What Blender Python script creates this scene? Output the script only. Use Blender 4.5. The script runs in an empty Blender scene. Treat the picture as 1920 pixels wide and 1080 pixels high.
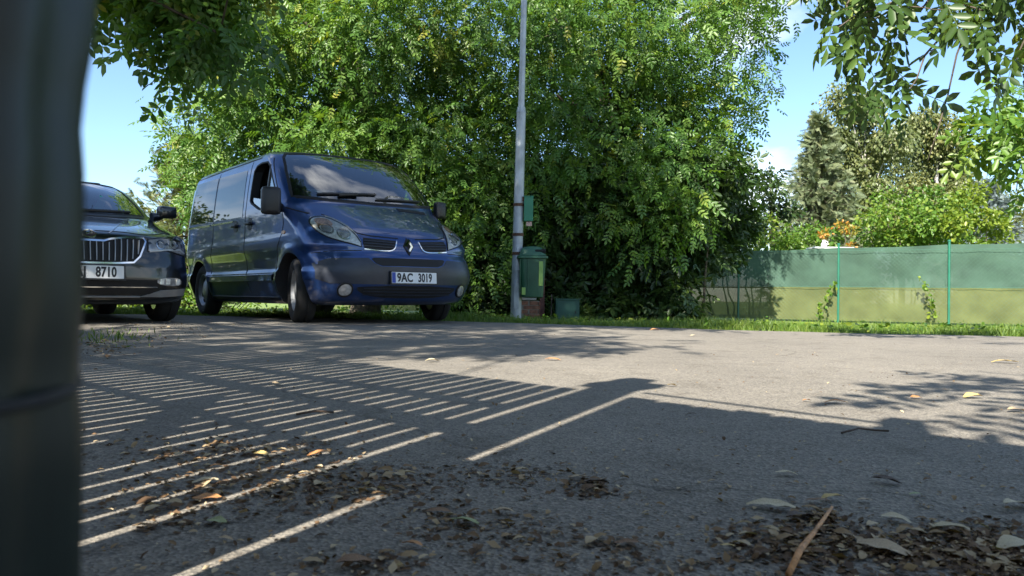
import bpy, bmesh, math, random
import numpy as np
from mathutils import Vector, Matrix

sc = bpy.context.scene
COL = sc.collection
R = math.radians
random.seed(7)
RNG = np.random.default_rng(11)

# ------------------------------------------------------------------ camera
CAM_H = 0.28
PITCH = 0.0125
ROLL = 0.014
cam_d = bpy.data.cameras.new('camera')
cam = bpy.data.objects.new('camera', cam_d)
COL.objects.link(cam)
cam_d.sensor_width = 36.0
cam_d.lens = 36.0 * 1500 / 1920
cam_d.clip_start = 0.02
cam_d.clip_end = 2000
cam.matrix_world = Matrix.Translation((0, 0, CAM_H)) @ Matrix.Rotation(R(90) + PITCH, 4, 'X') @ Matrix.Rotation(ROLL, 4, 'Z')
cam_d.dof.use_dof = True
cam_d.dof.focus_distance = 7.0
cam_d.dof.aperture_fstop = 16.0
sc.camera = cam

# ------------------------------------------------------------------ light
SUN_AZ = R(23.5)      # direction the light travels, from +Y towards +X
SUN_EL = R(39)
SUN_DIR = Vector((math.sin(SUN_AZ) * math.cos(SUN_EL), math.cos(SUN_AZ) * math.cos(SUN_EL), -math.sin(SUN_EL)))
sun_d = bpy.data.lights.new('sun', 'SUN')
sun_d.energy = 4.5
sun_d.angle = R(0.53)
sun_d.color = (1.0, 0.93, 0.82)
sun = bpy.data.objects.new('sun', sun_d)
COL.objects.link(sun)
sun.rotation_euler = SUN_DIR.to_track_quat('-Z', 'Y').to_euler()

world = bpy.data.worlds.new('World')
sc.world = world
world.use_nodes = True
wn, wl = world.node_tree.nodes, world.node_tree.links
bg = wn['Background']
sky = wn.new('ShaderNodeTexSky')
sky.sky_type = 'NISHITA'
sky.sun_disc = False
sky.sun_elevation = SUN_EL
sky.sun_rotation = math.pi + SUN_AZ
sky.altitude = 250
sky.air_density = 1.0
sky.dust_density = 0.25
sky.ozone_density = 4.5
tc = wn.new('ShaderNodeTexCoord')
mp = wn.new('ShaderNodeMapping')
mp.inputs['Location'].default_value = (5.4, 2.7, 6.9)
mp.inputs['Scale'].default_value = (1.0, 1.0, 2.3)
wl.new(tc.outputs['Generated'], mp.inputs['Vector'])
nz = wn.new('ShaderNodeTexNoise')
nz.inputs['Scale'].default_value = 2.1
nz.inputs['Detail'].default_value = 7
nz.inputs['Roughness'].default_value = 0.52
wl.new(mp.outputs['Vector'], nz.inputs['Vector'])
cr = wn.new('ShaderNodeValToRGB')
cr.color_ramp.elements[0].position = 0.515
cr.color_ramp.elements[0].color = (0, 0, 0, 1)
cr.color_ramp.elements[1].position = 0.69
cr.color_ramp.elements[1].color = (1, 1, 1, 1)
wl.new(nz.outputs['Fac'], cr.inputs['Fac'])
mx = wn.new('ShaderNodeMix')
mx.data_type = 'RGBA'
wl.new(cr.outputs['Color'], mx.inputs['Factor'])
wl.new(sky.outputs['Color'], mx.inputs['A'])
mx.inputs['B'].default_value = (7.5, 7.7, 8.0, 1)
wl.new(mx.outputs['Result'], bg.inputs['Color'])
bg.inputs['Strength'].default_value = 0.075

sc.view_settings.view_transform = 'Standard'
sc.view_settings.look = 'None'
sc.view_settings.gamma = 1.0
sc.view_settings.use_curve_mapping = False
sc.view_settings.exposure = 1.80
sc.cycles.max_bounces = 8
sc.cycles.transparent_max_bounces = 12
sc.cycles.use_denoising = True

# ------------------------------------------------------------------ pixel helpers (photo measurements to metres)
def ray(u, v):
    f = 1500.0
    du, dv = u - 960, v - 540
    cr_, sr_ = math.cos(ROLL), math.sin(ROLL)
    uu = cr_ * du + sr_ * dv
    vv = -sr_ * du + cr_ * dv
    d = (uu / f, 1.0, -vv / f)
    cp, sp = math.cos(PITCH), math.sin(PITCH)
    return Vector((d[0], d[1] * cp - d[2] * sp, d[1] * sp + d[2] * cp))
def at(u, v, Y):
    r = ray(u, v)
    return Vector((0, 0, CAM_H)) + r * (Y / r.y)
def gnd(u, v, z=0.0):
    r = ray(u, v)
    return Vector((0, 0, CAM_H)) + r * ((z - CAM_H) / r.z)

# ------------------------------------------------------------------ materials
MATS = {}
def nodes_of(name):
    m = bpy.data.materials.new(name)
    m.use_nodes = True
    nt = m.node_tree
    p = nt.nodes['Principled BSDF']
    return m, nt.nodes, nt.links, p
def noise_color(nn, ll, c1, c2, scale, detail=4, lo=0.35, hi=0.65, coord='Object', rough=0.55):
    t = nn.new('ShaderNodeTexCoord')
    n = nn.new('ShaderNodeTexNoise')
    n.inputs['Scale'].default_value = scale
    n.inputs['Detail'].default_value = detail
    n.inputs['Roughness'].default_value = rough
    ll.new(t.outputs[coord], n.inputs['Vector'])
    r = nn.new('ShaderNodeValToRGB')
    r.color_ramp.elements[0].position = lo
    r.color_ramp.elements[1].position = hi
    r.color_ramp.elements[0].color = (*c1, 1)
    r.color_ramp.elements[1].color = (*c2, 1)
    ll.new(n.outputs['Fac'], r.inputs['Fac'])
    return n, r
def simple(name, color, rough=0.5, metal=0.0, spec=0.5, vary=0.12, scale=9.0, bump=0.0, bscale=60.0, coat=0.0, ior=None):
    if name in MATS: return MATS[name]
    m, nn, ll, p = nodes_of(name)
    c1 = tuple(max(0, c * (1 - vary)) for c in color)
    c2 = tuple(min(1, c * (1 + vary)) for c in color)
    n, r = noise_color(nn, ll, c1, c2, scale)
    ll.new(r.outputs['Color'], p.inputs['Base Color'])
    p.inputs['Roughness'].default_value = rough
    p.inputs['Metallic'].default_value = metal
    p.inputs['Specular IOR Level'].default_value = spec
    if ior: p.inputs['IOR'].default_value = ior
    if coat:
        p.inputs['Coat Weight'].default_value = coat
        p.inputs['Coat Roughness'].default_value = 0.03
    if bump:
        t = nn.new('ShaderNodeTexCoord')
        n2 = nn.new('ShaderNodeTexNoise')
        n2.inputs['Scale'].default_value = bscale
        n2.inputs['Detail'].default_value = 5
        ll.new(t.outputs['Object'], n2.inputs['Vector'])
        b = nn.new('ShaderNodeBump')
        b.inputs['Strength'].default_value = bump
        b.inputs['Distance'].default_value = 0.01
        ll.new(n2.outputs['Fac'], b.inputs['Height'])
        ll.new(b.outputs['Normal'], p.inputs['Normal'])
    MATS[name] = m
    return m
def car_paint(name, color, dirt=(0.12, 0.105, 0.085), dirt_amt=0.25, metal=0.55):
    m, nn, ll, p = nodes_of(name)
    t = nn.new('ShaderNodeTexCoord')
    n = nn.new('ShaderNodeTexNoise')
    n.inputs['Scale'].default_value = 5
    n.inputs['Detail'].default_value = 8
    ll.new(t.outputs['Object'], n.inputs['Vector'])
    s = nn.new('ShaderNodeSeparateXYZ')
    ll.new(t.outputs['Object'], s.inputs[0])
    mr = nn.new('ShaderNodeMapRange')          # road dust on the lowest body panels
    mr.inputs[1].default_value = 0.15; mr.inputs[2].default_value = 0.75
    mr.inputs[3].default_value = 1.0; mr.inputs[4].default_value = 0.12
    ll.new(s.outputs['Z'], mr.inputs[0])
    mu = nn.new('ShaderNodeMath'); mu.operation = 'MULTIPLY'
    ll.new(mr.outputs[0], mu.inputs[0]); ll.new(n.outputs['Fac'], mu.inputs[1])
    mu2 = nn.new('ShaderNodeMath'); mu2.operation = 'MULTIPLY'; mu2.inputs[1].default_value = dirt_amt
    ll.new(mu.outputs[0], mu2.inputs[0])
    mix = nn.new('ShaderNodeMix'); mix.data_type = 'RGBA'
    ll.new(mu2.outputs[0], mix.inputs['Factor'])
    mix.inputs['A'].default_value = (*color, 1); mix.inputs['B'].default_value = (*dirt, 1)
    ll.new(mix.outputs['Result'], p.inputs['Base Color'])
    rr = nn.new('ShaderNodeMapRange')
    rr.inputs[3].default_value = 0.24; rr.inputs[4].default_value = 0.42
    ll.new(n.outputs['Fac'], rr.inputs[0]); ll.new(rr.outputs[0], p.inputs['Roughness'])
    p.inputs['Metallic'].default_value = metal
    p.inputs['Coat Weight'].default_value = 1.0
    p.inputs['Coat Roughness'].default_value = 0.035
    MATS[name] = m
    return m
def glass(name, tint=(0.55, 0.62, 0.6), ior=1.55, boost=1.5):
    m = bpy.data.materials.new(name); m.use_nodes = True
    nn, ll = m.node_tree.nodes, m.node_tree.links
    nn.remove(nn['Principled BSDF'])
    out = nn['Material Output']
    tr = nn.new('ShaderNodeBsdfTransparent'); tr.inputs[0].default_value = (*tint, 1)
    gl = nn.new('ShaderNodeBsdfGlossy'); gl.inputs['Roughness'].default_value = 0.012
    fr = nn.new('ShaderNodeFresnel'); fr.inputs[0].default_value = ior
    mu = nn.new('ShaderNodeMath'); mu.operation = 'MULTIPLY'; mu.use_clamp = True; mu.inputs[1].default_value = boost
    ll.new(fr.outputs[0], mu.inputs[0])
    mi = nn.new('ShaderNodeMixShader')
    ll.new(mu.outputs[0], mi.inputs[0]); ll.new(tr.outputs[0], mi.inputs[1]); ll.new(gl.outputs[0], mi.inputs[2])
    ll.new(mi.outputs[0], out.inputs['Surface'])
    MATS[name] = m
    return m
def leaf_mat(name, ramp, rough=0.42, trans=0.32, spec=0.45):
    m, nn, ll, p = nodes_of(name)
    a = nn.new('ShaderNodeAttribute'); a.attribute_name = 'tint'
    r = nn.new('ShaderNodeValToRGB')
    el = r.color_ramp.elements
    while len(el) < len(ramp): el.new(0.5)
    for e, (pos, c) in zip(el, ramp):
        e.position = pos; e.color = (*c, 1)
    ll.new(a.outputs['Fac'], r.inputs['Fac'])
    ll.new(r.outputs['Color'], p.inputs['Base Color'])
    p.inputs['Roughness'].default_value = rough
    p.inputs['Specular IOR Level'].default_value = spec
    tl = nn.new('ShaderNodeBsdfTranslucent')
    br = nn.new('ShaderNodeMix'); br.data_type = 'RGBA'; br.blend_type = 'MULTIPLY'
    br.inputs['Factor'].default_value = 1
    br.inputs['B'].default_value = (1.45, 1.4, 0.5, 1)
    ll.new(r.outputs['Color'], br.inputs['A'])
    ll.new(br.outputs['Result'], tl.inputs['Color'])
    mi = nn.new('ShaderNodeMixShader'); mi.inputs[0].default_value = trans
    ll.new(p.outputs[0], mi.inputs[1]); ll.new(tl.outputs[0], mi.inputs[2])
    ll.new(mi.outputs[0], nn['Material Output'].inputs['Surface'])
    MATS[name] = m
    return m

# ------------------------------------------------------------------ object helpers
def tag(o, label=None, cat=None, group=None, kind=None):
    if label: o['label'] = label
    if cat: o['category'] = cat
    if group: o['group'] = group
    if kind: o['kind'] = kind
    return o
def thing(name, label, cat, loc=(0, 0, 0), rz=0.0, group=None):
    o = bpy.data.objects.new(name, None)
    o.empty_display_size = 0.1
    COL.objects.link(o)
    o.location = loc; o.rotation_euler = (0, 0, rz)
    return tag(o, label, cat, group)
def link(name, me, mat=None, parent=None, smooth=False, sharp=None):
    o = bpy.data.objects.new(name, me)
    COL.objects.link(o)
    if mat is not None and len(me.materials) == 0: me.materials.append(mat)
    if parent is not None: o.parent = parent
    if smooth:
        me.shade_smooth()
        if sharp: me.set_sharp_from_angle(angle=R(sharp))
    return o
def from_bm(name, bm, mat, parent=None, smooth=False, sharp=None):
    me = bpy.data.meshes.new(name)
    bm.to_mesh(me); bm.free()
    return link(name, me, mat, parent, smooth, sharp)
def fast_mesh(name, V, F, tint=None):
    V = np.asarray(V, np.float32); F = np.asarray(F, np.int32)
    me = bpy.data.meshes.new(name)
    me.vertices.add(len(V)); me.vertices.foreach_set('co', V.ravel())
    k = F.shape[1]
    me.loops.add(F.size); me.loops.foreach_set('vertex_index', F.ravel())
    me.polygons.add(len(F))
    me.polygons.foreach_set('loop_start', np.arange(0, F.size, k, dtype=np.int32))
    me.update(calc_edges=True)
    if tint is not None:
        a = me.attributes.new('tint', 'FLOAT', 'POINT')
        a.data.foreach_set('value', np.asarray(tint, np.float32))
    return me
def bm_box(bm, c, s, rot=None, bevel=0.0):
    r = bmesh.ops.create_cube(bm, size=1.0)
    M = Matrix.Translation(c) @ (rot.to_4x4() if rot else Matrix.Identity(4)) @ Matrix.Diagonal((*s, 1))
    bmesh.ops.transform(bm, matrix=M, verts=r['verts'])
    if bevel:
        es = list({e for v in r['verts'] for e in v.link_edges})
        bmesh.ops.bevel(bm, geom=es, offset=bevel, segments=2, affect='EDGES', profile=0.6)
def bm_tube(bm, pts, rad, seg=8, cap=True):
    pts = [Vector(p) for p in pts]
    rads = rad if isinstance(rad, (list, tuple)) else [rad] * len(pts)
    rings = []
    up = Vector((0.13, 0.27, 0.95)).normalized()
    for i, p in enumerate(pts):
        d = (pts[min(i + 1, len(pts) - 1)] - pts[max(i - 1, 0)])
        d = d.normalized() if d.length > 1e-9 else Vector((0, 0, 1))
        a = d.cross(up)
        if a.length < 0.15: a = d.cross(Vector((1, 0, 0)))
        a.normalize(); b = d.cross(a).normalized()
        rings.append([bm.verts.new(p + (a * math.cos(t) + b * math.sin(t)) * rads[i]) for t in [2 * math.pi * k / seg for k in range(seg)]])
    for r0, r1 in zip(rings, rings[1:]):
        for k in range(seg):
            bm.faces.new((r0[k], r0[(k + 1) % seg], r1[(k + 1) % seg], r1[k]))
    if cap:
        bm.faces.new(rings[0][::-1]); bm.faces.new(rings[-1])
def bm_lathe(bm, prof, seg=24, M=None, closed=False):
    rings = []
    for (r, z) in prof:
        rings.append([bm.verts.new((r * math.cos(2 * math.pi * k / seg), r * math.sin(2 * math.pi * k / seg), z)) for k in range(seg)])
    for r0, r1 in zip(rings, rings[1:] + ([rings[0]] if closed else [])):
        for k in range(seg):
            bm.faces.new((r0[k], r0[(k + 1) % seg], r1[(k + 1) % seg], r1[k]))
    vs = [v for r in rings for v in r]
    if not closed:
        bm.faces.new(rings[0][::-1]); bm.faces.new(rings[-1])
    if M is not None: bmesh.ops.transform(bm, matrix=M, verts=vs)
def part_box(name, c, s, mat, parent, rot=None, bevel=0.0):
    bm = bmesh.new(); bm_box(bm, c, s, rot, bevel)
    return from_bm(name, bm, mat, parent)
def part_tube(name, pts, rad, mat, parent, seg=8):
    bm = bmesh.new(); bm_tube(bm, pts, rad, seg)
    return from_bm(name, bm, mat, parent, True, 50)

# ------------------------------------------------------------------ base materials
asphalt = None
def make_asphalt():
    m, nn, ll, p = nodes_of('asphalt')
    t = nn.new('ShaderNodeTexCoord')
    big, rb = noise_color(nn, ll, (0.168, 0.157, 0.136), (0.225, 0.210, 0.180), 0.9, 6, 0.3, 0.7)
    v = nn.new('ShaderNodeTexVoronoi'); v.inputs['Scale'].default_value = 210
    ll.new(t.outputs['Object'], v.inputs['Vector'])
    sp = nn.new('ShaderNodeValToRGB')
    sp.color_ramp.elements[0].color = (0.45, 0.45, 0.46, 1); sp.color_ramp.elements[1].color = (1.45, 1.4, 1.35, 1)
    sep = nn.new('ShaderNodeSeparateColor'); ll.new(v.outputs['Color'], sep.inputs[0])
    ll.new(sep.outputs[0], sp.inputs['Fac'])
    mm = nn.new('ShaderNodeMix'); mm.data_type = 'RGBA'; mm.blend_type = 'MULTIPLY'; mm.inputs['Factor'].default_value = 0.8
    ll.new(rb.outputs['Color'], mm.inputs['A']); ll.new(sp.outputs['Color'], mm.inputs['B'])
    # dark stains
    n3 = nn.new('ShaderNodeTexNoise'); n3.inputs['Scale'].default_value = 5.5; n3.inputs['Detail'].default_value = 9
    n3.inputs['Roughness'].default_value = 0.7
    ll.new(t.outputs['Object'], n3.inputs['Vector'])
    r3 = nn.new('ShaderNodeValToRGB')
    r3.color_ramp.elements[0].position = 0.30; r3.color_ramp.elements[0].color = (0.62, 0.6, 0.58, 1)
    r3.color_ramp.elements[1].position = 0.48; r3.color_ramp.elements[1].color = (1, 1, 1, 1)
    ll.new(n3.outputs['Fac'], r3.inputs['Fac'])
    m2 = nn.new('ShaderNodeMix'); m2.data_type = 'RGBA'; m2.blend_type = 'MULTIPLY'; m2.inputs['Factor'].default_value = 0.8
    ll.new(mm.outputs['Result'], m2.inputs['A']); ll.new(r3.outputs['Color'], m2.inputs['B'])
    nd = nn.new('ShaderNodeTexNoise'); nd.inputs['Scale'].default_value = 2.2; nd.inputs['Detail'].default_value = 6
    ll.new(t.outputs['Object'], nd.inputs['Vector'])
    ad = nn.new('ShaderNodeVectorMath'); ad.operation = 'MULTIPLY_ADD'; ad.inputs[1].default_value = (.55, .55, .55)
    ll.new(nd.outputs['Color'], ad.inputs[0]); ll.new(t.outputs['Object'], ad.inputs[2])
    vc = nn.new('ShaderNodeTexVoronoi'); vc.feature = 'DISTANCE_TO_EDGE'; vc.inputs['Scale'].default_value = 0.42
    ll.new(ad.outputs[0], vc.inputs['Vector'])
    rc = nn.new('ShaderNodeValToRGB')
    rc.color_ramp.elements[0].position = 0.0; rc.color_ramp.elements[0].color = (0.45, 0.44, 0.43, 1)
    rc.color_ramp.elements[1].position = 0.0035; rc.color_ramp.elements[1].color = (1, 1, 1, 1)
    ll.new(vc.outputs['Distance'], rc.inputs['Fac'])
    m3 = nn.new('ShaderNodeMix'); m3.data_type = 'RGBA'; m3.blend_type = 'MULTIPLY'; m3.inputs['Factor'].default_value = 0.75
    ll.new(m2.outputs['Result'], m3.inputs['A']); ll.new(rc.outputs['Color'], m3.inputs['B'])
    ll.new(m3.outputs['Result'], p.inputs['Base Color'])
    p.inputs['Roughness'].default_value = 0.85
    p.inputs['Specular IOR Level'].default_value = 0.3
    b = nn.new('ShaderNodeBump'); b.inputs['Strength'].default_value = 0.55; b.inputs['Distance'].default_value = 0.004
    ll.new(v.outputs['Distance'], b.inputs['Height'])
    n4 = nn.new('ShaderNodeTexNoise'); n4.inputs['Scale'].default_value = 14; n4.inputs['Detail'].default_value = 6
    ll.new(t.outputs['Object'], n4.inputs['Vector'])
    b2 = nn.new('ShaderNodeBump'); b2.inputs['Strength'].default_value = 0.18; b2.inputs['Distance'].default_value = 0.008
    ll.new(n4.outputs['Fac'], b2.inputs['Height']); ll.new(b.outputs['Normal'], b2.inputs['Normal'])
    ll.new(b2.outputs['Normal'], p.inputs['Normal'])
    return m
asphalt = make_asphalt()
soil = simple('soil', (0.06, 0.075, 0.03), 0.95, vary=0.5, scale=3.0, bump=0.6, bscale=25)
lawn = simple('lawn', (0.13, 0.19, 0.035), 0.9, vary=0.35, scale=1.3, bump=0.5, bscale=40)
black_plastic = simple('black_plastic', (0.012, 0.012, 0.013), 0.45, bump=0.1, bscale=220)
grey_plastic = simple('grey_plastic', (0.020, 0.025, 0.038), 0.36, bump=0.08, bscale=260)
rubber = simple('rubber', (0.014, 0.014, 0.014), 0.8, vary=0.3, bump=0.15, bscale=80)
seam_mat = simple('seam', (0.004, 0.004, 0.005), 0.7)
chrome = simple('chrome', (0.72, 0.73, 0.74), 0.12, 1.0, vary=0.04)
steel = simple('wheel_steel', (0.30, 0.31, 0.32), 0.42, 0.5, vary=0.1)
dark_inner = simple('cabin_dark', (0.014, 0.014, 0.016), 0.8)
seat_cloth = simple('seat_cloth', (0.03, 0.031, 0.035), 0.9)
tint_glass = simple('tinted_glass', (0.006, 0.008, 0.008), 0.02, spec=0.9, vary=0.0, ior=1.7)
plate_white = simple('plate_white', (0.72, 0.73, 0.72), 0.45, vary=0.03)
plate_ink = simple('plate_ink', (0.012, 0.012, 0.014), 0.5, vary=0.0)
plate_blue = simple('plate_blue', (0.015, 0.05, 0.32), 0.45, vary=0.03)
reflector = simple('lamp_reflector', (0.86, 0.80, 0.72), 0.30, 0.15, vary=0.25, scale=30, bump=0.6, bscale=25)
amber = simple('amber_lens', (0.72, 0.42, 0.24), 0.2, vary=0.3, scale=40)
bulb_glass = simple('bulb_glass', (0.50, 0.48, 0.46), 0.10, 0.4, vary=0.3, scale=20)
windscreen = glass('windscreen_glass', (0.50, 0.58, 0.56), 1.6, 3.0)
clear_glass = glass('lamp_cover_glass', (0.9, 0.92, 0.92), 1.5, 1.2)
van_blue = car_paint('van_blue', (0.014, 0.046, 0.160), dirt_amt=0.07)
car_dark = car_paint('car_black', (0.006, 0.009, 0.010), dirt_amt=0.12, metal=0.3)
bark = simple('bark', (0.075, 0.06, 0.045), 0.95, vary=0.4, scale=14, bump=0.9, bscale=30)
birch_bark = simple('birch_bark', (0.42, 0.40, 0.37), 0.85, vary=0.5, scale=7)

# ------------------------------------------------------------------ setting: ground, car park, verge
EDGE = [(-60, 14.2), (-14, 11.2), (-7, 10.6), (-4.6, 10.35), (-2.0, 9.75), (0, 9.05), (1.1, 8.35), (2.2, 7.72), (3.3, 7.35), (4.6, 7.15), (7, 7.0), (14, 7.2), (60, 8)]
def edge_y(x):
    return float(np.interp(x, [e[0] for e in EDGE], [e[1] for e in EDGE]))
def ground_z(x, y):
    k = min(1, max(0, (y - edge_y(x) - 0.5) / 4.0))
    k = k * k * (3 - 2 * k)
    return -0.035 - 0.075 * k
def make_ground():
    xs = np.concatenate([np.linspace(-400, -40, 10), np.linspace(-30, 30, 81), np.linspace(40, 400, 10)])
    ys = np.concatenate([np.linspace(-300, -20, 8), np.linspace(-10, 40, 68), np.linspace(50, 600, 14)])
    V = [(x, y, ground_z(x, y)) for y in ys for x in xs]
    n = len(xs)
    F = [(j * n + i, j * n + i + 1, (j + 1) * n + i + 1, (j + 1) * n + i) for j in range(len(ys) - 1) for i in range(n - 1)]
    o = link('ground', fast_mesh('ground', V, F), lawn, None, True)
    tag(o, kind='structure')
make_ground()
def make_carpark():
    bm = bmesh.new()
    xs = [-60, -14] + list(np.arange(-9, 9.01, 0.12)) + [14, 60]
    top = []; near = []; low = []
    for x in xs:
        w = 0.035 * math.sin(x * 5.1) + 0.03 * math.sin(x * 11.7 + 1) + 0.02 * random.uniform(-1, 1)
        top.append(bm.verts.new((x, edge_y(x) + w, 0)))
        low.append(bm.verts.new((x, edge_y(x) + w + 0.02, -0.08)))
        near.append(bm.verts.new((x, -30, 0)))
    for i in range(len(xs) - 1):
        bm.faces.new((near[i], near[i + 1], top[i + 1], top[i]))
        bm.faces.new((top[i], top[i + 1], low[i + 1], low[i]))
    o = from_bm('car_park', bm, asphalt)
    tag(o, kind='structure')
make_carpark()

# ------------------------------------------------------------------ vehicle body: horizontal slices
def pchip(x, y, xi):
    x = np.asarray(x, float); y = np.asarray(y, float)
    h = np.diff(x); d = np.diff(y) / h
    m = np.zeros_like(y)
    for i in range(1, len(x) - 1):
        if d[i - 1] * d[i] > 0:
            w1 = 2 * h[i] + h[i - 1]; w2 = h[i] + 2 * h[i - 1]
            m[i] = (w1 + w2) / (w1 / d[i - 1] + w2 / d[i])
    m[0] = d[0]; m[-1] = d[-1]
    k = np.clip(np.searchsorted(x, xi) - 1, 0, len(x) - 2)
    t = (xi - x[k]) / h[k]
    return ((1 + 2 * t) * (1 - t) ** 2) * y[k] + t * (1 - t) ** 2 * h[k] * m[k] + t * t * (3 - 2 * t) * y[k + 1] + t * t * (t - 1) * h[k] * m[k + 1]
class Body:
    def __init__(s, knots, flares, rear=(0.28, 3.0), rows_per=4):
        K = np.array(knots, float)
        t = np.arange(len(K), dtype=float)
        td = np.linspace(0, len(K) - 1, (len(K) - 1) * 24 + 1)
        s.tab = np.stack([pchip(t, K[:, i], td) for i in range(6)], 1)   # z xf xr W Lf qf
        tr = np.linspace(0, len(K) - 1, (len(K) - 1) * rows_per + 1)
        s.rows = np.interp(tr, td, s.tab[:, 0])
        s.flares = flares
        s.Lr, s.qr = rear
    def q(s, z):
        return [np.interp(z, s.tab[:, 0], s.tab[:, i]) for i in range(1, 6)]
    def flare(s, x, z):
        f = 0
        for (cx, cz, r0, amp) in s.flares:
            r = np.hypot(x - cx, z - cz)
            up = np.clip((z - cz + 0.25) / 0.25, 0, 1)
            f = f + amp * np.exp(-((np.maximum(r - r0, 0)) / 0.055) ** 2) * up
        return f
    def half(s, x, z):
        xf, xr, W, Lf, qf = s.q(z)
        a = np.clip((x - (xf - Lf)) / Lf, 0, 1)
        b = np.clip(((xr + s.Lr) - x) / s.Lr, 0, 1)
        fa = np.power(np.maximum(1 - a ** 2, 0), 1 / qf)
        fb = np.power(np.maximum(1 - b ** 2, 0), 1 / s.qr)
        return W * fa * fb + s.flare(x, z) * fa * fb
    def front(s, y, z):
        xf, xr, W, Lf, qf = s.q(z)
        k = np.clip(np.abs(y) / W, 0, 1)
        return xf - Lf + Lf * np.sqrt(np.maximum(1 - k ** qf, 0))
    def mesh(s):
        V = []; n = 0
        for z in s.rows:
            xf, xr, W, Lf, qf = s.q(z)
            pts = []
            th = np.linspace(0, math.pi / 2, 15)
            for a in th[:-1]:                       # rear centre -> rear corner (y from 0 to W)
                pts.append((xr + s.Lr - s.Lr * math.sqrt(max(0, 1 - (math.sin(a)) ** s.qr)), W * math.sin(a)))
            for x in np.linspace(xr + s.Lr, xf - Lf, 70):
                pts.append((x, W + float(s.flare(x, z))))
            for a in th[::-1][1:]:
                k = math.sin(a)
                x = xf - Lf + Lf * math.sqrt(max(0, 1 - k ** qf))
                pts.append((x, W * k + float(s.flare(x, z)) * k ** 4))
            row = [(x, -y, z) for x, y in pts] + [(x, y, z) for x, y in pts[::-1][1:-1]]
            n = len(row); V += row
        bm = bmesh.new()
        vs = [bm.verts.new(v) for v in V]
        nr = len(s.rows)
        for j in range(nr - 1):
            for i in range(n):
                bm.faces.new((vs[j * n + i], vs[j * n + (i + 1) % n], vs[(j + 1) * n + (i + 1) % n], vs[(j + 1) * n + i]))
        bm.faces.new(vs[:n][::-1]); bm.faces.new(vs[-n:])
        bmesh.ops.recalc_face_normals(bm, faces=bm.faces)
        return bm
    # surface maps
    def S(s, side):
        def f(u, v): return np.array([u, side * s.half(u, v), v])
        return f
    def Fm(s):
        def f(u, v): return np.array([s.front(u, v), u, v])
        return f
def normal_at(f, u, v, ref):
    e = 0.006
    a = f(u + e, v) - f(u - e, v); b = f(u, v + e) - f(u, v - e)
    n = np.cross(a, b); l = np.linalg.norm(n)
    n = n / l if l > 1e-12 else np.array(ref, float)
    return n if np.dot(n, ref) > 0 else -n
def chaikin(p, it=2, closed=True):
    for _ in range(it):
        q = []
        m = len(p)
        rng = range(m) if closed else range(m - 1)
        if not closed: q.append(p[0])
        for i in rng:
            a = p[i]; b = p[(i + 1) % m]
            q.append((a[0] * .75 + b[0] * .25, a[1] * .75 + b[1] * .25)); q.append((a[0] * .25 + b[0] * .75, a[1] * .25 + b[1] * .75))
        if not closed: q.append(p[-1])
        p = q
    return p
def patch(name, f, ref, poly, mat, parent, off=0.004, depth=0.008, step=0.06, smooth=0, bulge=0.0):
    if smooth: poly = chaikin(poly, smooth)
    bm = bmesh.new()
    bm.faces.new([bm.verts.new((p[0], p[1], 0)) for p in poly])
    us = [p[0] for p in poly]; vs_ = [p[1] for p in poly]
    for ax, lo, hi in ((0, min(us), max(us)), (1, min(vs_), max(vs_))):
        k = max(1, int((hi - lo) / step))
        for i in range(1, k):
            co = [0, 0, 0]; no = [0, 0, 0]
            co[ax] = lo + (hi - lo) * i / k; no[ax] = 1
            bmesh.ops.bisect_plane(bm, geom=bm.verts[:] + bm.edges[:] + bm.faces[:], plane_co=co, plane_no=no)
    bmesh.ops.triangulate(bm, faces=[fc for fc in bm.faces if len(fc.verts) > 4])
    uc = (min(us) + max(us)) / 2; vc = (min(vs_) + max(vs_)) / 2
    ur = (max(us) - min(us)) / 2; vr = (max(vs_) - min(vs_)) / 2
    bnd = [e for e in bm.edges if len(e.link_faces) == 1]
    ex = bmesh.ops.extrude_edge_only(bm, edges=bnd)
    skirt = {v for v in ex['geom'] if isinstance(v, bmesh.types.BMVert)}
    for v in bm.verts:
        u, w = v.co.x, v.co.y
        P = f(u, w); n = normal_at(f, u, w, ref)
        o = off - depth if v in skirt else off
        if bulge and v not in skirt:
            o += bulge * max(0, 1 - ((u - uc) / ur) ** 2) * max(0, 1 - ((w - vc) / vr) ** 2)
        v.co = Vector(P + n * o)
    bmesh.ops.recalc_face_normals(bm, faces=bm.faces)
    # make sure the panel faces outwards
    nsum = sum((fc.normal for fc in bm.faces), Vector())
    if nsum.dot(Vector(ref)) < 0: bmesh.ops.reverse_faces(bm, faces=bm.faces)
    return from_bm(name, bm, mat, parent, True, 40)
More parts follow.
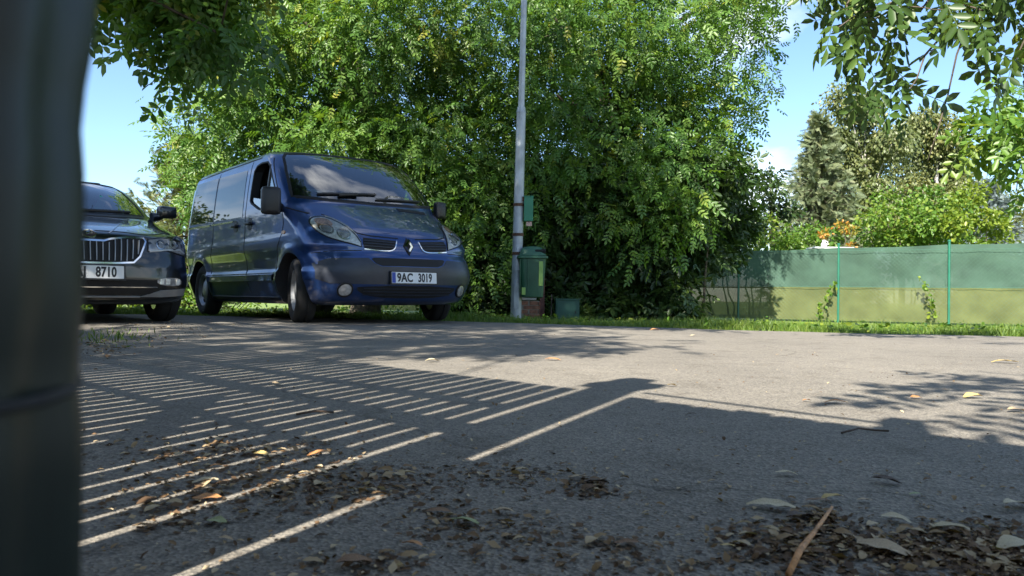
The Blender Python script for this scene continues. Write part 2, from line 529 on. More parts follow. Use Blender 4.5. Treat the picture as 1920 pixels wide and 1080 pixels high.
def ribbon(name, f, ref, path, width, mat, parent, off=0.003, depth=0.006, smooth=0, closed=False, step=0.04):
    if smooth: path = chaikin(path, smooth, closed)
    P = [np.array(p, float) for p in path]
    if closed: P = P + [P[0]]
    pts = []
    for a, b in zip(P, P[1:]):
        k = max(1, int(np.linalg.norm(b - a) / step))
        for i in range(k): pts.append(a + (b - a) * i / k)
    pts.append(P[-1])
    bm = bmesh.new(); rows = []
    n = len(pts)
    for i, p in enumerate(pts):
        if closed: d = pts[(i + 1) % (n - 1)] - pts[(i - 1) % (n - 1)]
        else: d = pts[min(i + 1, n - 1)] - pts[max(i - 1, 0)]
        d = d / (np.linalg.norm(d) + 1e-12); t = np.array([-d[1], d[0]])
        row = []
        for k, o in ((-.5, off - depth), (-.36, off), (.36, off), (.5, off - depth)):
            c = p + t * k * width
            Q = f(c[0], c[1]); nn_ = normal_at(f, c[0], c[1], ref)
            row.append(bm.verts.new(Vector(Q + nn_ * o)))
        rows.append(row)
    for r0, r1 in zip(rows, rows[1:]):
        for k in range(3): bm.faces.new((r0[k], r0[k + 1], r1[k + 1], r1[k]))
    bmesh.ops.recalc_face_normals(bm, faces=bm.faces)
    nsum = sum((fc.normal for fc in bm.faces), Vector())
    if nsum.dot(Vector(ref)) < 0: bmesh.ops.reverse_faces(bm, faces=bm.faces)
    return from_bm(name, bm, mat, parent, True, 40)
def cutter_prism(poly, axis, lo, hi):
    bm = bmesh.new()
    a = []; b = []
    for u, v in poly:
        if axis == 'y': a.append(bm.verts.new((u, lo, v))); b.append(bm.verts.new((u, hi, v)))
        else: a.append(bm.verts.new((lo, u, v))); b.append(bm.verts.new((hi, u, v)))
    bm.faces.new(a); bm.faces.new(b[::-1])
    for i in range(len(a)):
        j = (i + 1) % len(a)
        bm.faces.new((a[i], b[i], b[j], a[j]))
    bmesh.ops.recalc_face_normals(bm, faces=bm.faces)
    return bm
def boolean_cut(obj, cutters):
    made = []
    for bm, mat in cutters:
        me = bpy.data.meshes.new('cut'); bm.to_mesh(me); bm.free(); me.materials.append(mat)
        c = bpy.data.objects.new('cut', me); COL.objects.link(c); c.parent = obj; made.append(c)
        md = obj.modifiers.new('b', 'BOOLEAN'); md.operation = 'DIFFERENCE'; md.object = c; md.solver = 'EXACT'
        md.material_mode = 'TRANSFER'
    bpy.context.view_layer.update()
    dg = bpy.context.evaluated_depsgraph_get()
    new = bpy.data.meshes.new_from_object(obj.evaluated_get(dg))
    obj.modifiers.clear()
    old = obj.data; obj.data = new
    bpy.data.meshes.remove(old)
    for c in made:
        me = c.data; bpy.data.objects.remove(c); bpy.data.meshes.remove(me)
    obj.data.name = obj.name
    obj.data.shade_smooth(); obj.data.set_sharp_from_angle(angle=R(32))
def cyl_cut(cx, cz, r, y0, y1, seg=48):
    return cutter_prism([(cx + r * math.cos(2 * math.pi * k / seg), cz + r * math.sin(2 * math.pi * k / seg)) for k in range(seg)], 'y', y0, y1)
def text_part(name, txt, size, loc, rot, sx, mat, parent, extrude=0.001, spacing=1.0, bold=0.0):
    cu = bpy.data.curves.new(name, 'FONT')
    cu.body = txt; cu.size = size; cu.align_x = 'CENTER'; cu.align_y = 'CENTER'; cu.extrude = extrude; cu.space_character = spacing
    cu.offset = bold
    cu.resolution_u = 4
    o = bpy.data.objects.new(name, cu); COL.objects.link(o)
    dg = bpy.context.evaluated_depsgraph_get()
    me = bpy.data.meshes.new_from_object(o.evaluated_get(dg))
    bpy.data.objects.remove(o); bpy.data.curves.remove(cu)
    M = Matrix.Translation(loc) @ rot.to_4x4() @ Matrix.Diagonal((sx, 1, 1, 1))
    me.transform(M)
    me.materials.clear()
    return link(name, me, mat, parent)
def wheel(parent, c, r, width, rim_r, side, steer=0.0, kind='steel'):
    """side -1: outer face towards -y"""
    M = Matrix.Translation(c) @ Matrix.Rotation(steer, 4, 'Z') @ Matrix.Rotation(R(90) if side < 0 else R(-90), 4, 'X')
    w = bpy.data.objects.new('wheel', None); COL.objects.link(w); w.parent = parent; w.empty_display_size = 0.1
    h = width / 2
    bm = bmesh.new()
    bm_lathe(bm, [(rim_r - .005, -h * .8), (rim_r + .03, -h * .98), (r - .045, -h), (r - .012, -h * .82), (r, -h * .5), (r, -.012), (r - .008, -.010), (r - .008, .010), (r, .012), (r, h * .5), (r - .012, h * .82), (r - .045, h), (rim_r + .03, h * .98), (rim_r - .005, h * .8)], 48, M, closed=True)
    from_bm('tyre', bm, rubber, w, True, 45)
    bm = bmesh.new()
    bm_lathe(bm, [(rim_r, -h * .7), (rim_r + .004, h * .78), (rim_r - .012, h * .80), (rim_r - .03, h * .55), (rim_r * .80, h * .35), (rim_r * .62, h * .42), (rim_r * .45, h * .62), (rim_r * .28, h * .66), (.035, h * .72), (.001, h * .73)], 40, M)
    rim = from_bm('rim', bm, steel if kind == 'steel' else chrome, w, True, 35)
    bm = bmesh.new()
    n = 9 if kind == 'steel' else 5
    for k in range(n):
        a = 2 * math.pi * k / n
        rr = rim_r * .74
        sub = Matrix.Translation((rr * math.cos(a), rr * math.sin(a), h * .385)) @ Matrix.Rotation(a, 4, 'Z') @ Matrix.Diagonal((rim_r * .10, rim_r * (.17 if kind == 'steel' else .3), .012, 1))
        res = bmesh.ops.create_cone(bm, cap_ends=True, segments=12, radius1=1, radius2=1, depth=1)
        bmesh.ops.transform(bm, matrix=M @ sub, verts=res['verts'])
    hol = from_bm('vent_holes', bm, seam_mat, rim)
    return w
def number_plate(parent, c, tilt, chars, w=0.52, h=0.112):
    """plate facing local +x"""
    root = bpy.data.objects.new('number_plate', None); COL.objects.link(root); root.parent = parent; root.location = c
    root.rotation_euler = (0, tilt, 0); root.empty_display_size = 0.1
    part_box('plate_panel', (0, 0, 0), (.008, w, h), plate_white, root, bevel=0.002)
    part_box('country_band', (.0046, -w / 2 + .024, 0), (.002, .040, h - .008), plate_blue, root)
    rot = Matrix(((0, 0, 1), (1, 0, 0), (0, 1, 0)))     # text x -> +y, text y -> +z, text z -> +x
    for txt, y, sx in chars:
        text_part('plate_number', txt, .118, (.0052, y, -.003), rot, sx, plate_ink, root, 0.0006, 1.03, 0.0042)
    bm = bmesh.new()
    for (y, z, sy, sz) in ((0, -h / 2 - .006, w + .03, .014), (0, h / 2 + .003, w + .02, .008), (-w / 2 - .005, 0, .012, h + .02), (w / 2 + .005, 0, .012, h + .02)):
        bm_box(bm, (-.003, y, z), (.014, sy, sz))
    from_bm('plate_holder', bm, black_plastic, root)
    return root
def seat(parent, x, y, z, w=0.46):
    bm = bmesh.new()
    rt = Matrix.Rotation(R(-14), 3, 'Y')
    bm_box(bm, (x, y, z), (.13, w, .62), rt, 0.04)
    bm_box(bm, (x - .09, y, z + .40), (.10, .26, .19), rt, 0.035)
    return from_bm('seat', bm, seat_cloth, parent, True, 50)
def mirror_unit(parent, c, size, side, mat, arm_to):
    bm = bmesh.new()
    bm_box(bm, c, size, Matrix.Rotation(side * R(12), 3, 'Z'), min(size) * .38)
    m = from_bm('door_mirror', bm, mat, parent, True, 60)
    bm = bmesh.new()
    bm_box(bm, (c[0] - size[0] / 2 - .003, c[1], c[2]), (.006, size[1] * .8, size[2] * .82), Matrix.Rotation(side * R(12), 3, 'Z'))
    from_bm('mirror_glass', bm, chrome, m)
    bm = bmesh.new()
    bm_tube(bm, [Vector(arm_to), (Vector(arm_to) + Vector(c)) / 2 + Vector((0, 0, -.02)), Vector(c)], [.055, .04, .04], 10)
    from_bm('mirror_arm', bm, mat, m, True, 50)

# ------------------------------------------------------------------ the blue van
def make_van():
    th = 0.6534
    root = thing('van', 'dark blue passenger van parked diagonally beside the black car, front towards the right', 'van', (-1.0146, 8.0693, 0), th - math.pi / 2)
    root.rotation_euler = (R(0.5), 0, th - math.pi / 2)
    K = [(.19, -.22, -4.60, .80, .35, 2.6), (.23, -.10, -4.70, .85, .36, 2.8), (.30, -.04, -4.74, .880, .38, 2.8), (.40, -.005, -4.76, .912, .40, 2.8),
         (.46, .0, -4.77, .930, .40, 2.8), (.52, .005, -4.78, .930, .40, 2.8), (.57, .003, -4.78, .912, .41, 2.8), (.66, -.02, -4.78, .915, .43, 2.7), (.72, -.05, -4.77, .928, .48, 2.6),
         (.79, -.065, -4.76, .944, .46, 2.7), (.86, -.10, -4.76, .944, .50, 2.7), (.94, -.18, -4.755, .936, .53, 2.7), (1.02, -.31, -4.75, .932, .54, 2.7),
         (1.10, -.45, -4.745, .930, .53, 2.7), (1.18, -.60, -4.74, .928, .50, 2.8), (1.25, -.73, -4.73, .924, .46, 2.9), (1.30, -.79, -4.725, .918, .42, 3.0),
         (1.45, -.94, -4.71, .902, .38, 3.1), (1.60, -1.11, -4.69, .882, .36, 3.2), (1.75, -1.30, -4.66, .856, .34, 3.2), (1.84, -1.43, -4.62, .826, .33, 3.1),
         (1.90, -1.57, -4.56, .775, .34, 2.8), (1.935, -1.77, -4.45, .69, .36, 2.4), (1.955, -2.10, -4.2, .52, .38, 2.1), (1.962, -2.6, -3.7, .22, .3, 2.0)]
    FX, RX, WR = -.83, -3.93, .335
    B = Body(K, [(FX, WR, .40, .028), (RX, WR, .40, .028)])
    body = from_bm('body', B.mesh(), van_blue, root)
    Lft, Rgt, Fr = B.S(1), B.S(-1), B.Fm()
    RL, RR, RF = (0, 1, .2), (0, -1, .2), (1, 0, .4)
    ws = [(-.83, 1.32), (-.82, 1.42), (-.785, 1.62), (-.735, 1.80), (-.69, 1.852), (-.40, 1.874), (0, 1.882), (.40, 1.874), (.69, 1.852), (.735, 1.80), (.785, 1.62), (.82, 1.42), (.83, 1.32), (.5, 1.29), (0, 1.28), (-.5, 1.29)]
    dw = [(-2.09, 1.36), (-2.08, 1.70), (-2.02, 1.755), (-1.90, 1.775), (-1.70, 1.765), (-1.60, 1.715), (-1.38, 1.47), (-1.22, 1.30), (-1.14, 1.19), (-1.20, 1.145), (-1.45, 1.175), (-1.80, 1.245), (-2.04, 1.325)]
    cuts = [(cyl_cut(FX, WR, .385, -1.3, -.52), dark_inner), (cyl_cut(FX, WR, .385, .52, 1.3), dark_inner),
            (cyl_cut(RX, WR, .385, -1.3, -.52), dark_inner), (cyl_cut(RX, WR, .385, .52, 1.3), dark_inner),
            (cutter_prism(dw, 'y', -1.3, 1.3), dark_inner), (cutter_prism(ws, 'x', -2.2, 0.2), dark_inner)]
    boolean_cut(body, cuts)
    patch('windscreen', Fr, RF, [(y * 1.015, z) for y, z in ws], windscreen, body, .003, .006, .08)
    # black seal round the windscreen, scuttle panel
    ribbon('windscreen_seal', Fr, RF, [(y * 1.015, z) for y, z in ws], .028, seam_mat, body, .006, .01, 0, True)
    patch('scuttle_panel', Fr, RF, [(-.82, 1.318), (-.5, 1.288), (0, 1.278), (.5, 1.288), (.82, 1.318), (.82, 1.298), (.5, 1.268), (0, 1.258), (-.5, 1.268), (-.82, 1.298)], black_plastic, body, .003, .008, .08)
    for s, f, r in ((-1, Rgt, RR), (1, Lft, RL)):
        # front door glass: rear pane lowered half way, fixed quarter pane
        patch('quarter_window', f, r, [(-1.565, 1.675), (-1.545, 1.66), (-1.38, 1.465), (-1.23, 1.30), (-1.16, 1.195), (-1.20, 1.155), (-1.45, 1.185), (-1.56, 1.205)], windscreen, body, -.012, .006, .08)
        ribbon('window_divider', f, r, [(-1.58, 1.72), (-1.58, 1.19)], .035, black_plastic, body, .001, .012)
        if s < 0:
            patch('door_window', f, r, [(-2.09, 1.36), (-2.09, 1.40), (-1.59, 1.33), (-1.59, 1.20), (-1.80, 1.245), (-2.04, 1.325)], windscreen, body, -.015, .006, .08)
        else:
            patch('door_window', f, r, [p for p in dw if p[0] < -1.58] + [(-1.59, 1.2)], windscreen, body, -.012, .006, .08)
        ribbon('window_seal', f, r, dw, .024, seam_mat, body, .004, .01, 0, True)
        # big dark panes behind the front door
        patch('sliding_door_window', f, r, [(-3.36, 1.205), (-3.36, 1.765), (-2.32, 1.74), (-2.30, 1.19)], tint_glass, body, .004, .01, .09)
        patch('rear_side_window', f, r, [(-4.60, 1.23), (-4.58, 1.74), (-4.50, 1.785), (-3.41, 1.767), (-3.41, 1.207)], tint_glass, body, .004, .01, .09)
        ribbon('door_rail', f, r, [(-4.70, 1.185), (-3.5, 1.165)], .028, chrome if s < 0 else black_plastic, body, .008, .012)
        ribbon('window_trim', f, r, [(-3.45, 1.165), (-2.62, 1.155)], .022, chrome if s < 0 else black_plastic, body, .008, .012)
        # panel gaps
        ribbon('door_gap', f, r, [(-2.20, 1.83), (-2.20, .9), (-2.17, .60), (-2.10, .30)], .012, seam_mat, body, .0025, .005, 1)
        ribbon('door_gap', f, r, [(-1.60, 1.80), (-1.28, 1.44), (-1.06, 1.16), (-1.02, .98), (-1.20, .74), (-1.27, .5), (-1.29, .30)], .012, seam_mat, body, .0025, .005, 1)
        ribbon('door_gap', f, r, [(-3.38, 1.82), (-3.38, .86), (-3.46, .74), (-3.50, .30)], .012, seam_mat, body, .0025, .005, 1)
        ribbon('roof_gutter', f, r, [(-4.55, 1.84), (-3.2, 1.85), (-1.95, 1.845)], .02, seam_mat, body, .002, .006, 1)
        ribbon('rub_strip', f, r, [(-3.52, .475), (-1.30, .475)], .085, van_blue, body, .018, .03)
        ribbon('sill_strip', f, r, [(-3.5, .245), (-1.28, .245)], .05, black_plastic, body, .008, .02)
        for hx in (-2.50, -2.02):
            patch('handle_recess', f, r, chaikin([(hx - .10, 1.02), (hx - .10, 1.16), (hx + .06, 1.16), (hx + .06, 1.02)], 2), black_plastic, body, .003, .006, .08)
            h = part_box('door_handle', (hx - .02, s * (.955), 1.095), (.15, .03, .035), black_plastic, body, bevel=.012)
        ribbon('bonnet_gap', f, r, [(-1.02, 1.20), (-.70, 1.12)], .012, seam_mat, body, .0025, .005)
        # repeater lamp
        patch('side_repeater', f, r, chaikin([(-1.05, .92), (-1.05, .955), (-.97, .955), (-.97, .92)], 2), amber, body, .008, .012, .05)
    # swept door line continuing to the headlamp
    for s in (-1, 1):
        fy = lambda y: s * y
        hl = [(.485, .762), (.56, .785), (.68, .815), (.775, .85), (.83, .905), (.848, .97), (.84, 1.03), (.79, 1.075), (.71, 1.085), (.63, 1.04), (.555, .94)]
        hl = chaikin([(s * y, z) for y, z in hl], 1)
        H = patch('headlamp', Fr, RF, hl, reflector, body, .004, .012, .04)
        H['label'] = 'clear teardrop headlamp with amber indicator'
        patch('indicator', Fr, RF, chaikin([(s * y, z) for y, z in [(.67, .985), (.73, .97), (.80, .985), (.80, 1.045), (.74, 1.065), (.68, 1.04)]], 2), amber, H, .010, .01, .04, bulge=.012)
        for (y, z, rr) in ((.755, .945, .052), (.635, .885, .054)):
            ring = [(s * y + rr * math.cos(2 * math.pi * k / 20), z + rr * math.sin(2 * math.pi * k / 20)) for k in range(20)]
            ribbon('lamp_ring', Fr, RF, ring, .016, chrome, H, .014, .012, 0, True)
            patch('lamp_bowl', Fr, RF, [(s * y + rr * .72 * math.cos(2 * math.pi * k / 20), z + rr * .72 * math.sin(2 * math.pi * k / 20)) for k in range(20)], bulb_glass, H, .009, .008, .04, bulge=.014)
        patch('lamp_cover', Fr, RF, hl, clear_glass, H, .022, .016, .05, bulge=.012)
        ribbon('lamp_seal', Fr, RF, hl, .012, seam_mat, H, .008, .01, 0, True)
        # grille half with slats and a bright lower edge
        g = [(s * y, z) for y, z in [(.135, .838), (.47, .858), (.485, .80), (.47, .752), (.30, .738), (.20, .738), (.165, .76)]]
        G = patch('grille', Fr, RF, g, seam_mat, body, .003, .008, .05)
        for k, z in enumerate((.765, .79, .815)):
            ribbon('grille_slat', Fr, RF, [(s * (.16 - .006 * k), z), (s * .475, z + .012)], .010, grey_plastic, G, .010, .012)
        ribbon('grille_trim', Fr, RF, [(s * .125, .838), (s * .155, .76), (s * .20, .732), (s * .30, .730), (s * .475, .746)], .014, chrome, G, .010, .014, 1)
        # fog lamp
        ring = [(s * .665 + .062 * math.cos(2 * math.pi * k / 24), .345 + .062 * math.sin(2 * math.pi * k / 24)) for k in range(24)]
        Fg = patch('fog_lamp', Fr, RF, [(s * .665 + .055 * math.cos(2 * math.pi * k / 24), .345 + .055 * math.sin(2 * math.pi * k / 24)) for k in range(24)], bulb_glass, body, .012, .014, .04, bulge=.012)
        ribbon('fog_lamp_ring', Fr, RF, ring, .02, black_plastic, Fg, .016, .02, 0, True)
        ribbon('bonnet_gap', Fr, RF, [(s * .10, .865), (s * .49, .885), (s * .56, .965), (s * .63, 1.07), (s * .70, 1.11)], .012, seam_mat, body, .003, .005, 1)
        ribbon('bumper_gap', Fr, RF, [(s * .90, .70), (s * .75, .725), (s * .5, .73)], .010, seam_mat, body, .0025, .005, 1)
    # bumper inserts
    patch('bumper_insert', Fr, RF, [(-.90, .45), (-.905, .60), (-.80, .648), (-.45, .655), (-.40, .605), (-.33, .575), (.33, .575), (.40, .605), (.45, .655), (.80, .648), (.905, .60), (.90, .45), (.80, .405), (.5, .40), (0, .40), (-.5, .40), (-.80, .405)], grey_plastic, body, .006, .01, .06)
    patch('bumper_slot', Fr, RF, [(-.42, .648), (-.385, .605), (-.32, .583), (.32, .583), (.385, .605), (.42, .648), (.40, .660), (-.40, .660)], seam_mat, body, .004, .008, .05)
    I = patch('lower_intake', Fr, RF, chaikin([(-.56, .385), (-.56, .33), (-.40, .275), (0, .262), (.40, .275), (.56, .33), (.56, .385)], 1), seam_mat, body, .008, .01, .05)
    for z in (.30, .33, .36):
        ribbon('intake_slat', Fr, RF, [(-.50, z), (0, z - .004), (.50, z)], .009, grey_plastic, I, .015, .012)
    patch('bonnet_vent', Fr, RF, [(.22, 1.205), (.58, 1.19), (.60, 1.225), (.22, 1.24)], seam_mat, body, .004, .008, .05)
    # emblem: an upright lozenge ring
    bm = bmesh.new()
    ex = float(B.front(0, .785))
    for sgn in (0,):
        out = [(0, .082), (.052, 0), (0, -.082), (-.052, 0)]; inn = [(0, .036), (.022, 0), (0, -.036), (-.022, 0)]
        vo = [bm.verts.new((ex + .006, y, .785 + z)) for y, z in out]; vi = [bm.verts.new((ex + .014, y, .785 + z)) for y, z in inn]
        vm = [bm.verts.new((ex + .034, (y + a) / 2, .785 + (z + b) / 2)) for (y, z), (a, b) in zip(out, inn)]
        for i in range(4):
            j = (i + 1) % 4
            bm.faces.new((vo[i], vo[j], vm[j], vm[i])); bm.faces.new((vm[i], vm[j], vi[j], vi[i]))
    bmesh.ops.recalc_face_normals(bm, faces=bm.faces)
    E_ = from_bm('front_emblem', bm, chrome, body)
    patch('emblem_backing', Fr, RF, [(0, .877), (.062, .79), (0, .69), (-.062, .79)], seam_mat, E_, .003, .005, .05)
    number_plate(body, (.03, 0.02, .468), R(-4), [('9AC', -.110, .80), ('3019', .122, .68)])
    # wipers
    for (a, b) in (((-.62, 1.345), (.05, 1.385)), ((.02, 1.325), (.62, 1.35))):
        w = ribbon('wiper', Fr, RF, [a, b], .020, black_plastic, body, .022, .012)
        p0 = Fr(a[0] + .05, 1.29)
    p = Fr(-.33, 1.36)
    part_box('wiper_arm', (p[0] + .03, -.30, 1.365), (.035, .22, .03), black_plastic, body, Matrix.Rotation(R(6), 3, 'X'), .008)
    # cabin
    seat(body, -1.78, -.42, 1.36); seat(body, -1.78, .42, 1.36)
    bm = bmesh.new(); bm_box(bm, (-1.12, .05, 1.335), (.38, 1.3, .10), Matrix.Rotation(R(8), 3, 'Y'), .03)
    D = from_bm('dashboard', bm, dark_inner, body, True, 50)
    bm = bmesh.new(); bm_lathe(bm, [(.17, -.012), (.195, -.012), (.195, .012), (.17, .012)], 24, Matrix.Translation((-1.38, .42, 1.36)) @ Matrix.Rotation(R(62), 4, 'Y'), closed=True)
    from_bm('steering_wheel', bm, black_plastic, body, True, 50)
    bm = bmesh.new(); bm_box(bm, (-1.03, -.50, 1.402), (.20, .28, .006), Matrix.Rotation(R(14), 3, 'Y') @ Matrix.Rotation(R(20), 3, 'Z'))
    from_bm('paper_sheet', bm, plate_white, D)
    # mirrors
    for s in (-1, 1):
        mirror_unit(body, (-1.06, s * (1.055 if s < 0 else 1.0), 1.262 if s < 0 else 1.30), (.12, .20, .29) if s < 0 else (.10, .15, .20), s, black_plastic, (-1.14, s * .905, 1.20))
    # wheels
    for x, st in ((FX, R(-13)), (RX, 0)):
        for s in (-1, 1):
            wheel(root, (x, s * .805, WR), WR, .205, .215, s, st)
    # underbody
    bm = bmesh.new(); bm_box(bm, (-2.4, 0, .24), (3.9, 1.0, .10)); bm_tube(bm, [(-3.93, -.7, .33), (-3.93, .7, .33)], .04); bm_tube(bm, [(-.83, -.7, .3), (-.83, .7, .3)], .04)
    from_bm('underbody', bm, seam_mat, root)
    bm = bmesh.new(); bm_box(bm, (-4.82, 0, .47), (.12, 1.72, .2), None, .03)
    from_bm('rear_bumper', bm, grey_plastic, root)
make_van()

# ------------------------------------------------------------------ the black car
def make_car():
    th = 0.651
    root = thing('car', 'black saloon car with chrome grille, half hidden behind the dark post at left', 'car', (-3.62, 6.86, 0), th - math.pi / 2)
    K = [(.17, -.28, -4.55, .80, .40, 2.6), (.21, -.10, -4.70, .86, .42, 2.8), (.30, -.03, -4.78, .90, .45, 2.8), (.40, .0, -4.82, .915, .48, 2.8), (.50, .0, -4.84, .918, .50, 2.7),
         (.58, -.01, -4.85, .912, .52, 2.6), (.66, -.03, -4.85, .92, .55, 2.5), (.73, -.05, -4.85, .93, .58, 2.5), (.78, -.085, -4.85, .932, .60, 2.5), (.815, -.15, -4.85, .928, .62, 2.5),
         (.85, -.28, -4.85, .920, .62, 2.6), (.89, -.46, -4.85, .912, .60, 2.7), (.94, -.72, -4.84, .906, .56, 2.8), (.99, -.98, -4.82, .900, .52, 2.8), (1.03, -1.15, -4.78, .89, .50, 2.8),
         (1.07, -1.25, -4.70, .87, .48, 2.7), (1.15, -1.38, -4.48, .83, .44, 2.6), (1.25, -1.54, -4.18, .785, .42, 2.6), (1.35, -1.72, -3.88, .735, .40, 2.5), (1.43, -1.90, -3.62, .68, .40, 2.4),
         (1.48, -2.08, -3.42, .60, .38, 2.3), (1.505, -2.32, -3.22, .46, .35, 2.1), (1.512, -2.65, -3.0, .2, .2, 2.0)]
    FX, RX, WR = -.90, -3.74, .335
    B = Body(K, [(FX, WR, .39, .012), (RX, WR, .39, .012)], (0.35, 2.8))
    body = from_bm('body', B.mesh(), car_dark, root)
    Lft, Rgt, Fr = B.S(1), B.S(-1), B.Fm()
    RL, RR, RF = (0, 1, .2), (0, -1, .2), (1, 0, .4)
    ws = [(-.735, 1.09), (-.70, 1.20), (-.62, 1.36), (-.55, 1.445), (-.3, 1.462), (0, 1.468), (.3, 1.462), (.55, 1.445), (.62, 1.36), (.70, 1.20), (.735, 1.09), (.4, 1.068), (0, 1.06), (-.4, 1.068)]
    sw = [(-1.62, 1.10), (-1.80, 1.24), (-2.12, 1.40), (-2.35, 1.425), (-2.75, 1.43), (-2.75, 1.10)]
    sw2 = [(-2.82, 1.10), (-2.82, 1.43), (-3.25, 1.41), (-3.62, 1.32), (-3.85, 1.22), (-3.80, 1.10)]
    cuts = [(cyl_cut(x, WR, .37, a, b), dark_inner) for x in (FX, RX) for a, b in ((-1.3, -.5), (.5, 1.3))]
    cuts += [(cutter_prism(ws, 'x', -3.0, .2), dark_inner), (cutter_prism(sw, 'y', -1.2, 1.2), dark_inner)]
    boolean_cut(body, cuts)
    patch('windscreen', Fr, RF, [(y * 1.012, z) for y, z in ws], windscreen, body, .003, .006, .08)
    ribbon('windscreen_seal', Fr, RF, [(y * 1.012, z) for y, z in ws], .026, seam_mat, body, .005, .01, 0, True)
    patch('scuttle_panel', Fr, RF, [(-.74, 1.092), (-.4, 1.068), (0, 1.06), (.4, 1.068), (.74, 1.092), (.73, 1.055), (.4, 1.038), (0, 1.032), (-.4, 1.038), (-.73, 1.055)], black_plastic, body, .005, .01, .08)
    for s, f, r in ((-1, Rgt, RR), (1, Lft, RL)):
        patch('door_window', f, r, sw, windscreen, body, .002, .006, .08)
        patch('door_window', f, r, sw2, tint_glass, body, .003, .006, .08)
        ribbon('window_trim', f, r, [(-1.58, 1.075), (-3.85, 1.085)], .02, chrome, body, .006, .01)
        for xx in (-1.42, -2.78, -3.55):
            ribbon('door_gap', f, r, [(xx, 1.06), (xx - .02, .6), (xx + .05, .28)], .010, seam_mat, body, .002, .004, 1)
        ribbon('sill_strip', f, r, [(-3.3, .22), (-1.3, .22)], .06, black_plastic, body, .006, .015)
        mirror_unit(body, (-1.52, s * .985, 1.155), (.11, .20, .135), s, car_dark, (-1.50, s * .83, 1.09))
        part_box('door_handle', (-2.55, s * .925, .92), (.2, .03, .03), car_dark, body, bevel=.012)
    for s in (-1, 1):
        hl = [(s * y, z) for y, z in [(.478, .655), (.485, .765), (.60, .785), (.74, .80), (.83, .825), (.868, .80), (.872, .70), (.862, .635), (.80, .645), (.66, .672)]]
        H = patch('headlamp', Fr, RF, hl, bulb_glass, body, .003, .01, .05)
        for (y, z, rr) in ((.735, .735, .048), (.60, .72, .040)):
            c = [(s * y + rr * math.cos(2 * math.pi * k / 20), z + rr * math.sin(2 * math.pi * k / 20)) for k in range(20)]
            ribbon('lamp_ring', Fr, RF, c, .014, chrome, H, .010, .01, 0, True)
        ribbon('daytime_strip', Fr, RF, [(s * .49, .655), (s * .66, .677), (s * .80, .690), (s * .86, .66)], .016, plate_white, H, .010, .01)
        patch('lamp_cover', Fr, RF, hl, clear_glass, H, .016, .012, .05)
        ribbon('lamp_seal', Fr, RF, hl, .010, seam_mat, H, .006, .008, 0, True)
        Fg = patch('fog_lamp', Fr, RF, chaikin([(s * y, z) for y, z in [(.56, .36), (.56, .41), (.72, .425), (.80, .41), (.80, .355), (.70, .345)]], 1), bulb_glass, body, .004, .01, .05)
        for y in (.60, .66, .76):
            patch('fog_cell', Fr, RF, [(s * y - .018, .362), (s * y + .018, .362), (s * y + .018, .408), (s * y - .018, .408)], reflector, Fg, .010, .01, .05)
        patch('bumper_corner', Fr, RF, [(s * y, z) for y, z in [(.42, .245), (.60, .305), (.86, .325), (.868, .262), (.62, .245)]], steel, body, .006, .01, .05)
        ribbon('bonnet_gap', Fr, RF, [(0, .822), (s * .30, .826), (s * .46, .805), (s * .60, .825), (s * .78, .865)], .010, seam_mat, body, .002, .004, 1)
        ribbon('bonnet_crease', Fr, RF, [(s * .16, .80), (s * .30, .90), (s * .48, 1.0)], .012, car_dark, body, .004, .006, 1)
    g = [(-.455, .735), (-.44, .765), (-.30, .763), (-.16, .742), (-.11, .725), (.11, .725), (.16, .742), (.30, .763), (.44, .765), (.455, .735), (.40, .60), (.345, .545), (.2, .535), (0, .532), (-.2, .535), (-.345, .545), (-.40, .60)]
    G = patch('grille', Fr, RF, g, seam_mat, body, .003, .008, .05)
    ribbon('grille_frame', Fr, RF, g, .020, chrome, G, .016, .02, 0, True)
    for k in range(-8, 9):
        y = k * .05
        zt = .745 if abs(y) > .16 else .715
        if abs(y) > .38: zb = .62
        elif abs(y) > .33: zb = .575
        else: zb = .555
        ribbon('grille_slat', Fr, RF, [(y * .96, zb), (y, zt)], .010, steel, G, .018, .02)
    # round emblem on the bonnet edge
    ring = [(.055 * math.cos(2 * math.pi * k / 24), .785 + .036 * math.sin(2 * math.pi * k / 24)) for k in range(24)]
    E_ = patch('front_emblem', Fr, RF, ring, seam_mat, body, .006, .008, .03)
    ribbon('emblem_ring', Fr, RF, ring, .010, chrome, E_, .012, .012, 0, True)
    ribbon('emblem_wing', Fr, RF, [(-.03, .775), (-.005, .790), (.03, .795)], .014, chrome, E_, .012, .008, 1)
    ribbon('emblem_wing', Fr, RF, [(-.02, .795), (.01, .803)], .008, chrome, E_, .012, .008)
    patch('lower_intake', Fr, RF, [(-.60, .395), (-.52, .27), (0, .262), (.52, .27), (.60, .395)], seam_mat, body, .004, .008, .06)
    ribbon('bumper_strip', Fr, RF, [(-.56, .335), (0, .328), (.56, .335)], .012, chrome, body, .012, .014)
    ribbon('bumper_strip', Fr, RF, [(-.42, .245), (0, .242), (.42, .245)], .014, steel, body, .008, .01)
    patch('bumper_lip', Fr, RF, [(-.84, .236), (-.80, .19), (0, .185), (.80, .19), (.84, .236), (.4, .232), (-.4, .232)], black_plastic, body, .004, .008, .06)
    number_plate(body, (.035, 0, .455), R(-3), [('AJ', -.080, .80), ('8710', .118, .68)])
    for a, b in (((-.60, 1.10), (.02, 1.125)), ((-.02, 1.085), (.60, 1.11))):
        ribbon('wiper', Fr, RF, [a, b], .018, black_plastic, body, .02, .012)
    seat(body, -2.30, -.36, 1.02); seat(body, -2.30, .36, 1.02)
    bm = bmesh.new(); bm_box(bm, (-1.62, 0, 1.06), (.36, 1.2, .05), Matrix.Rotation(R(6), 3, 'Y'), .015)
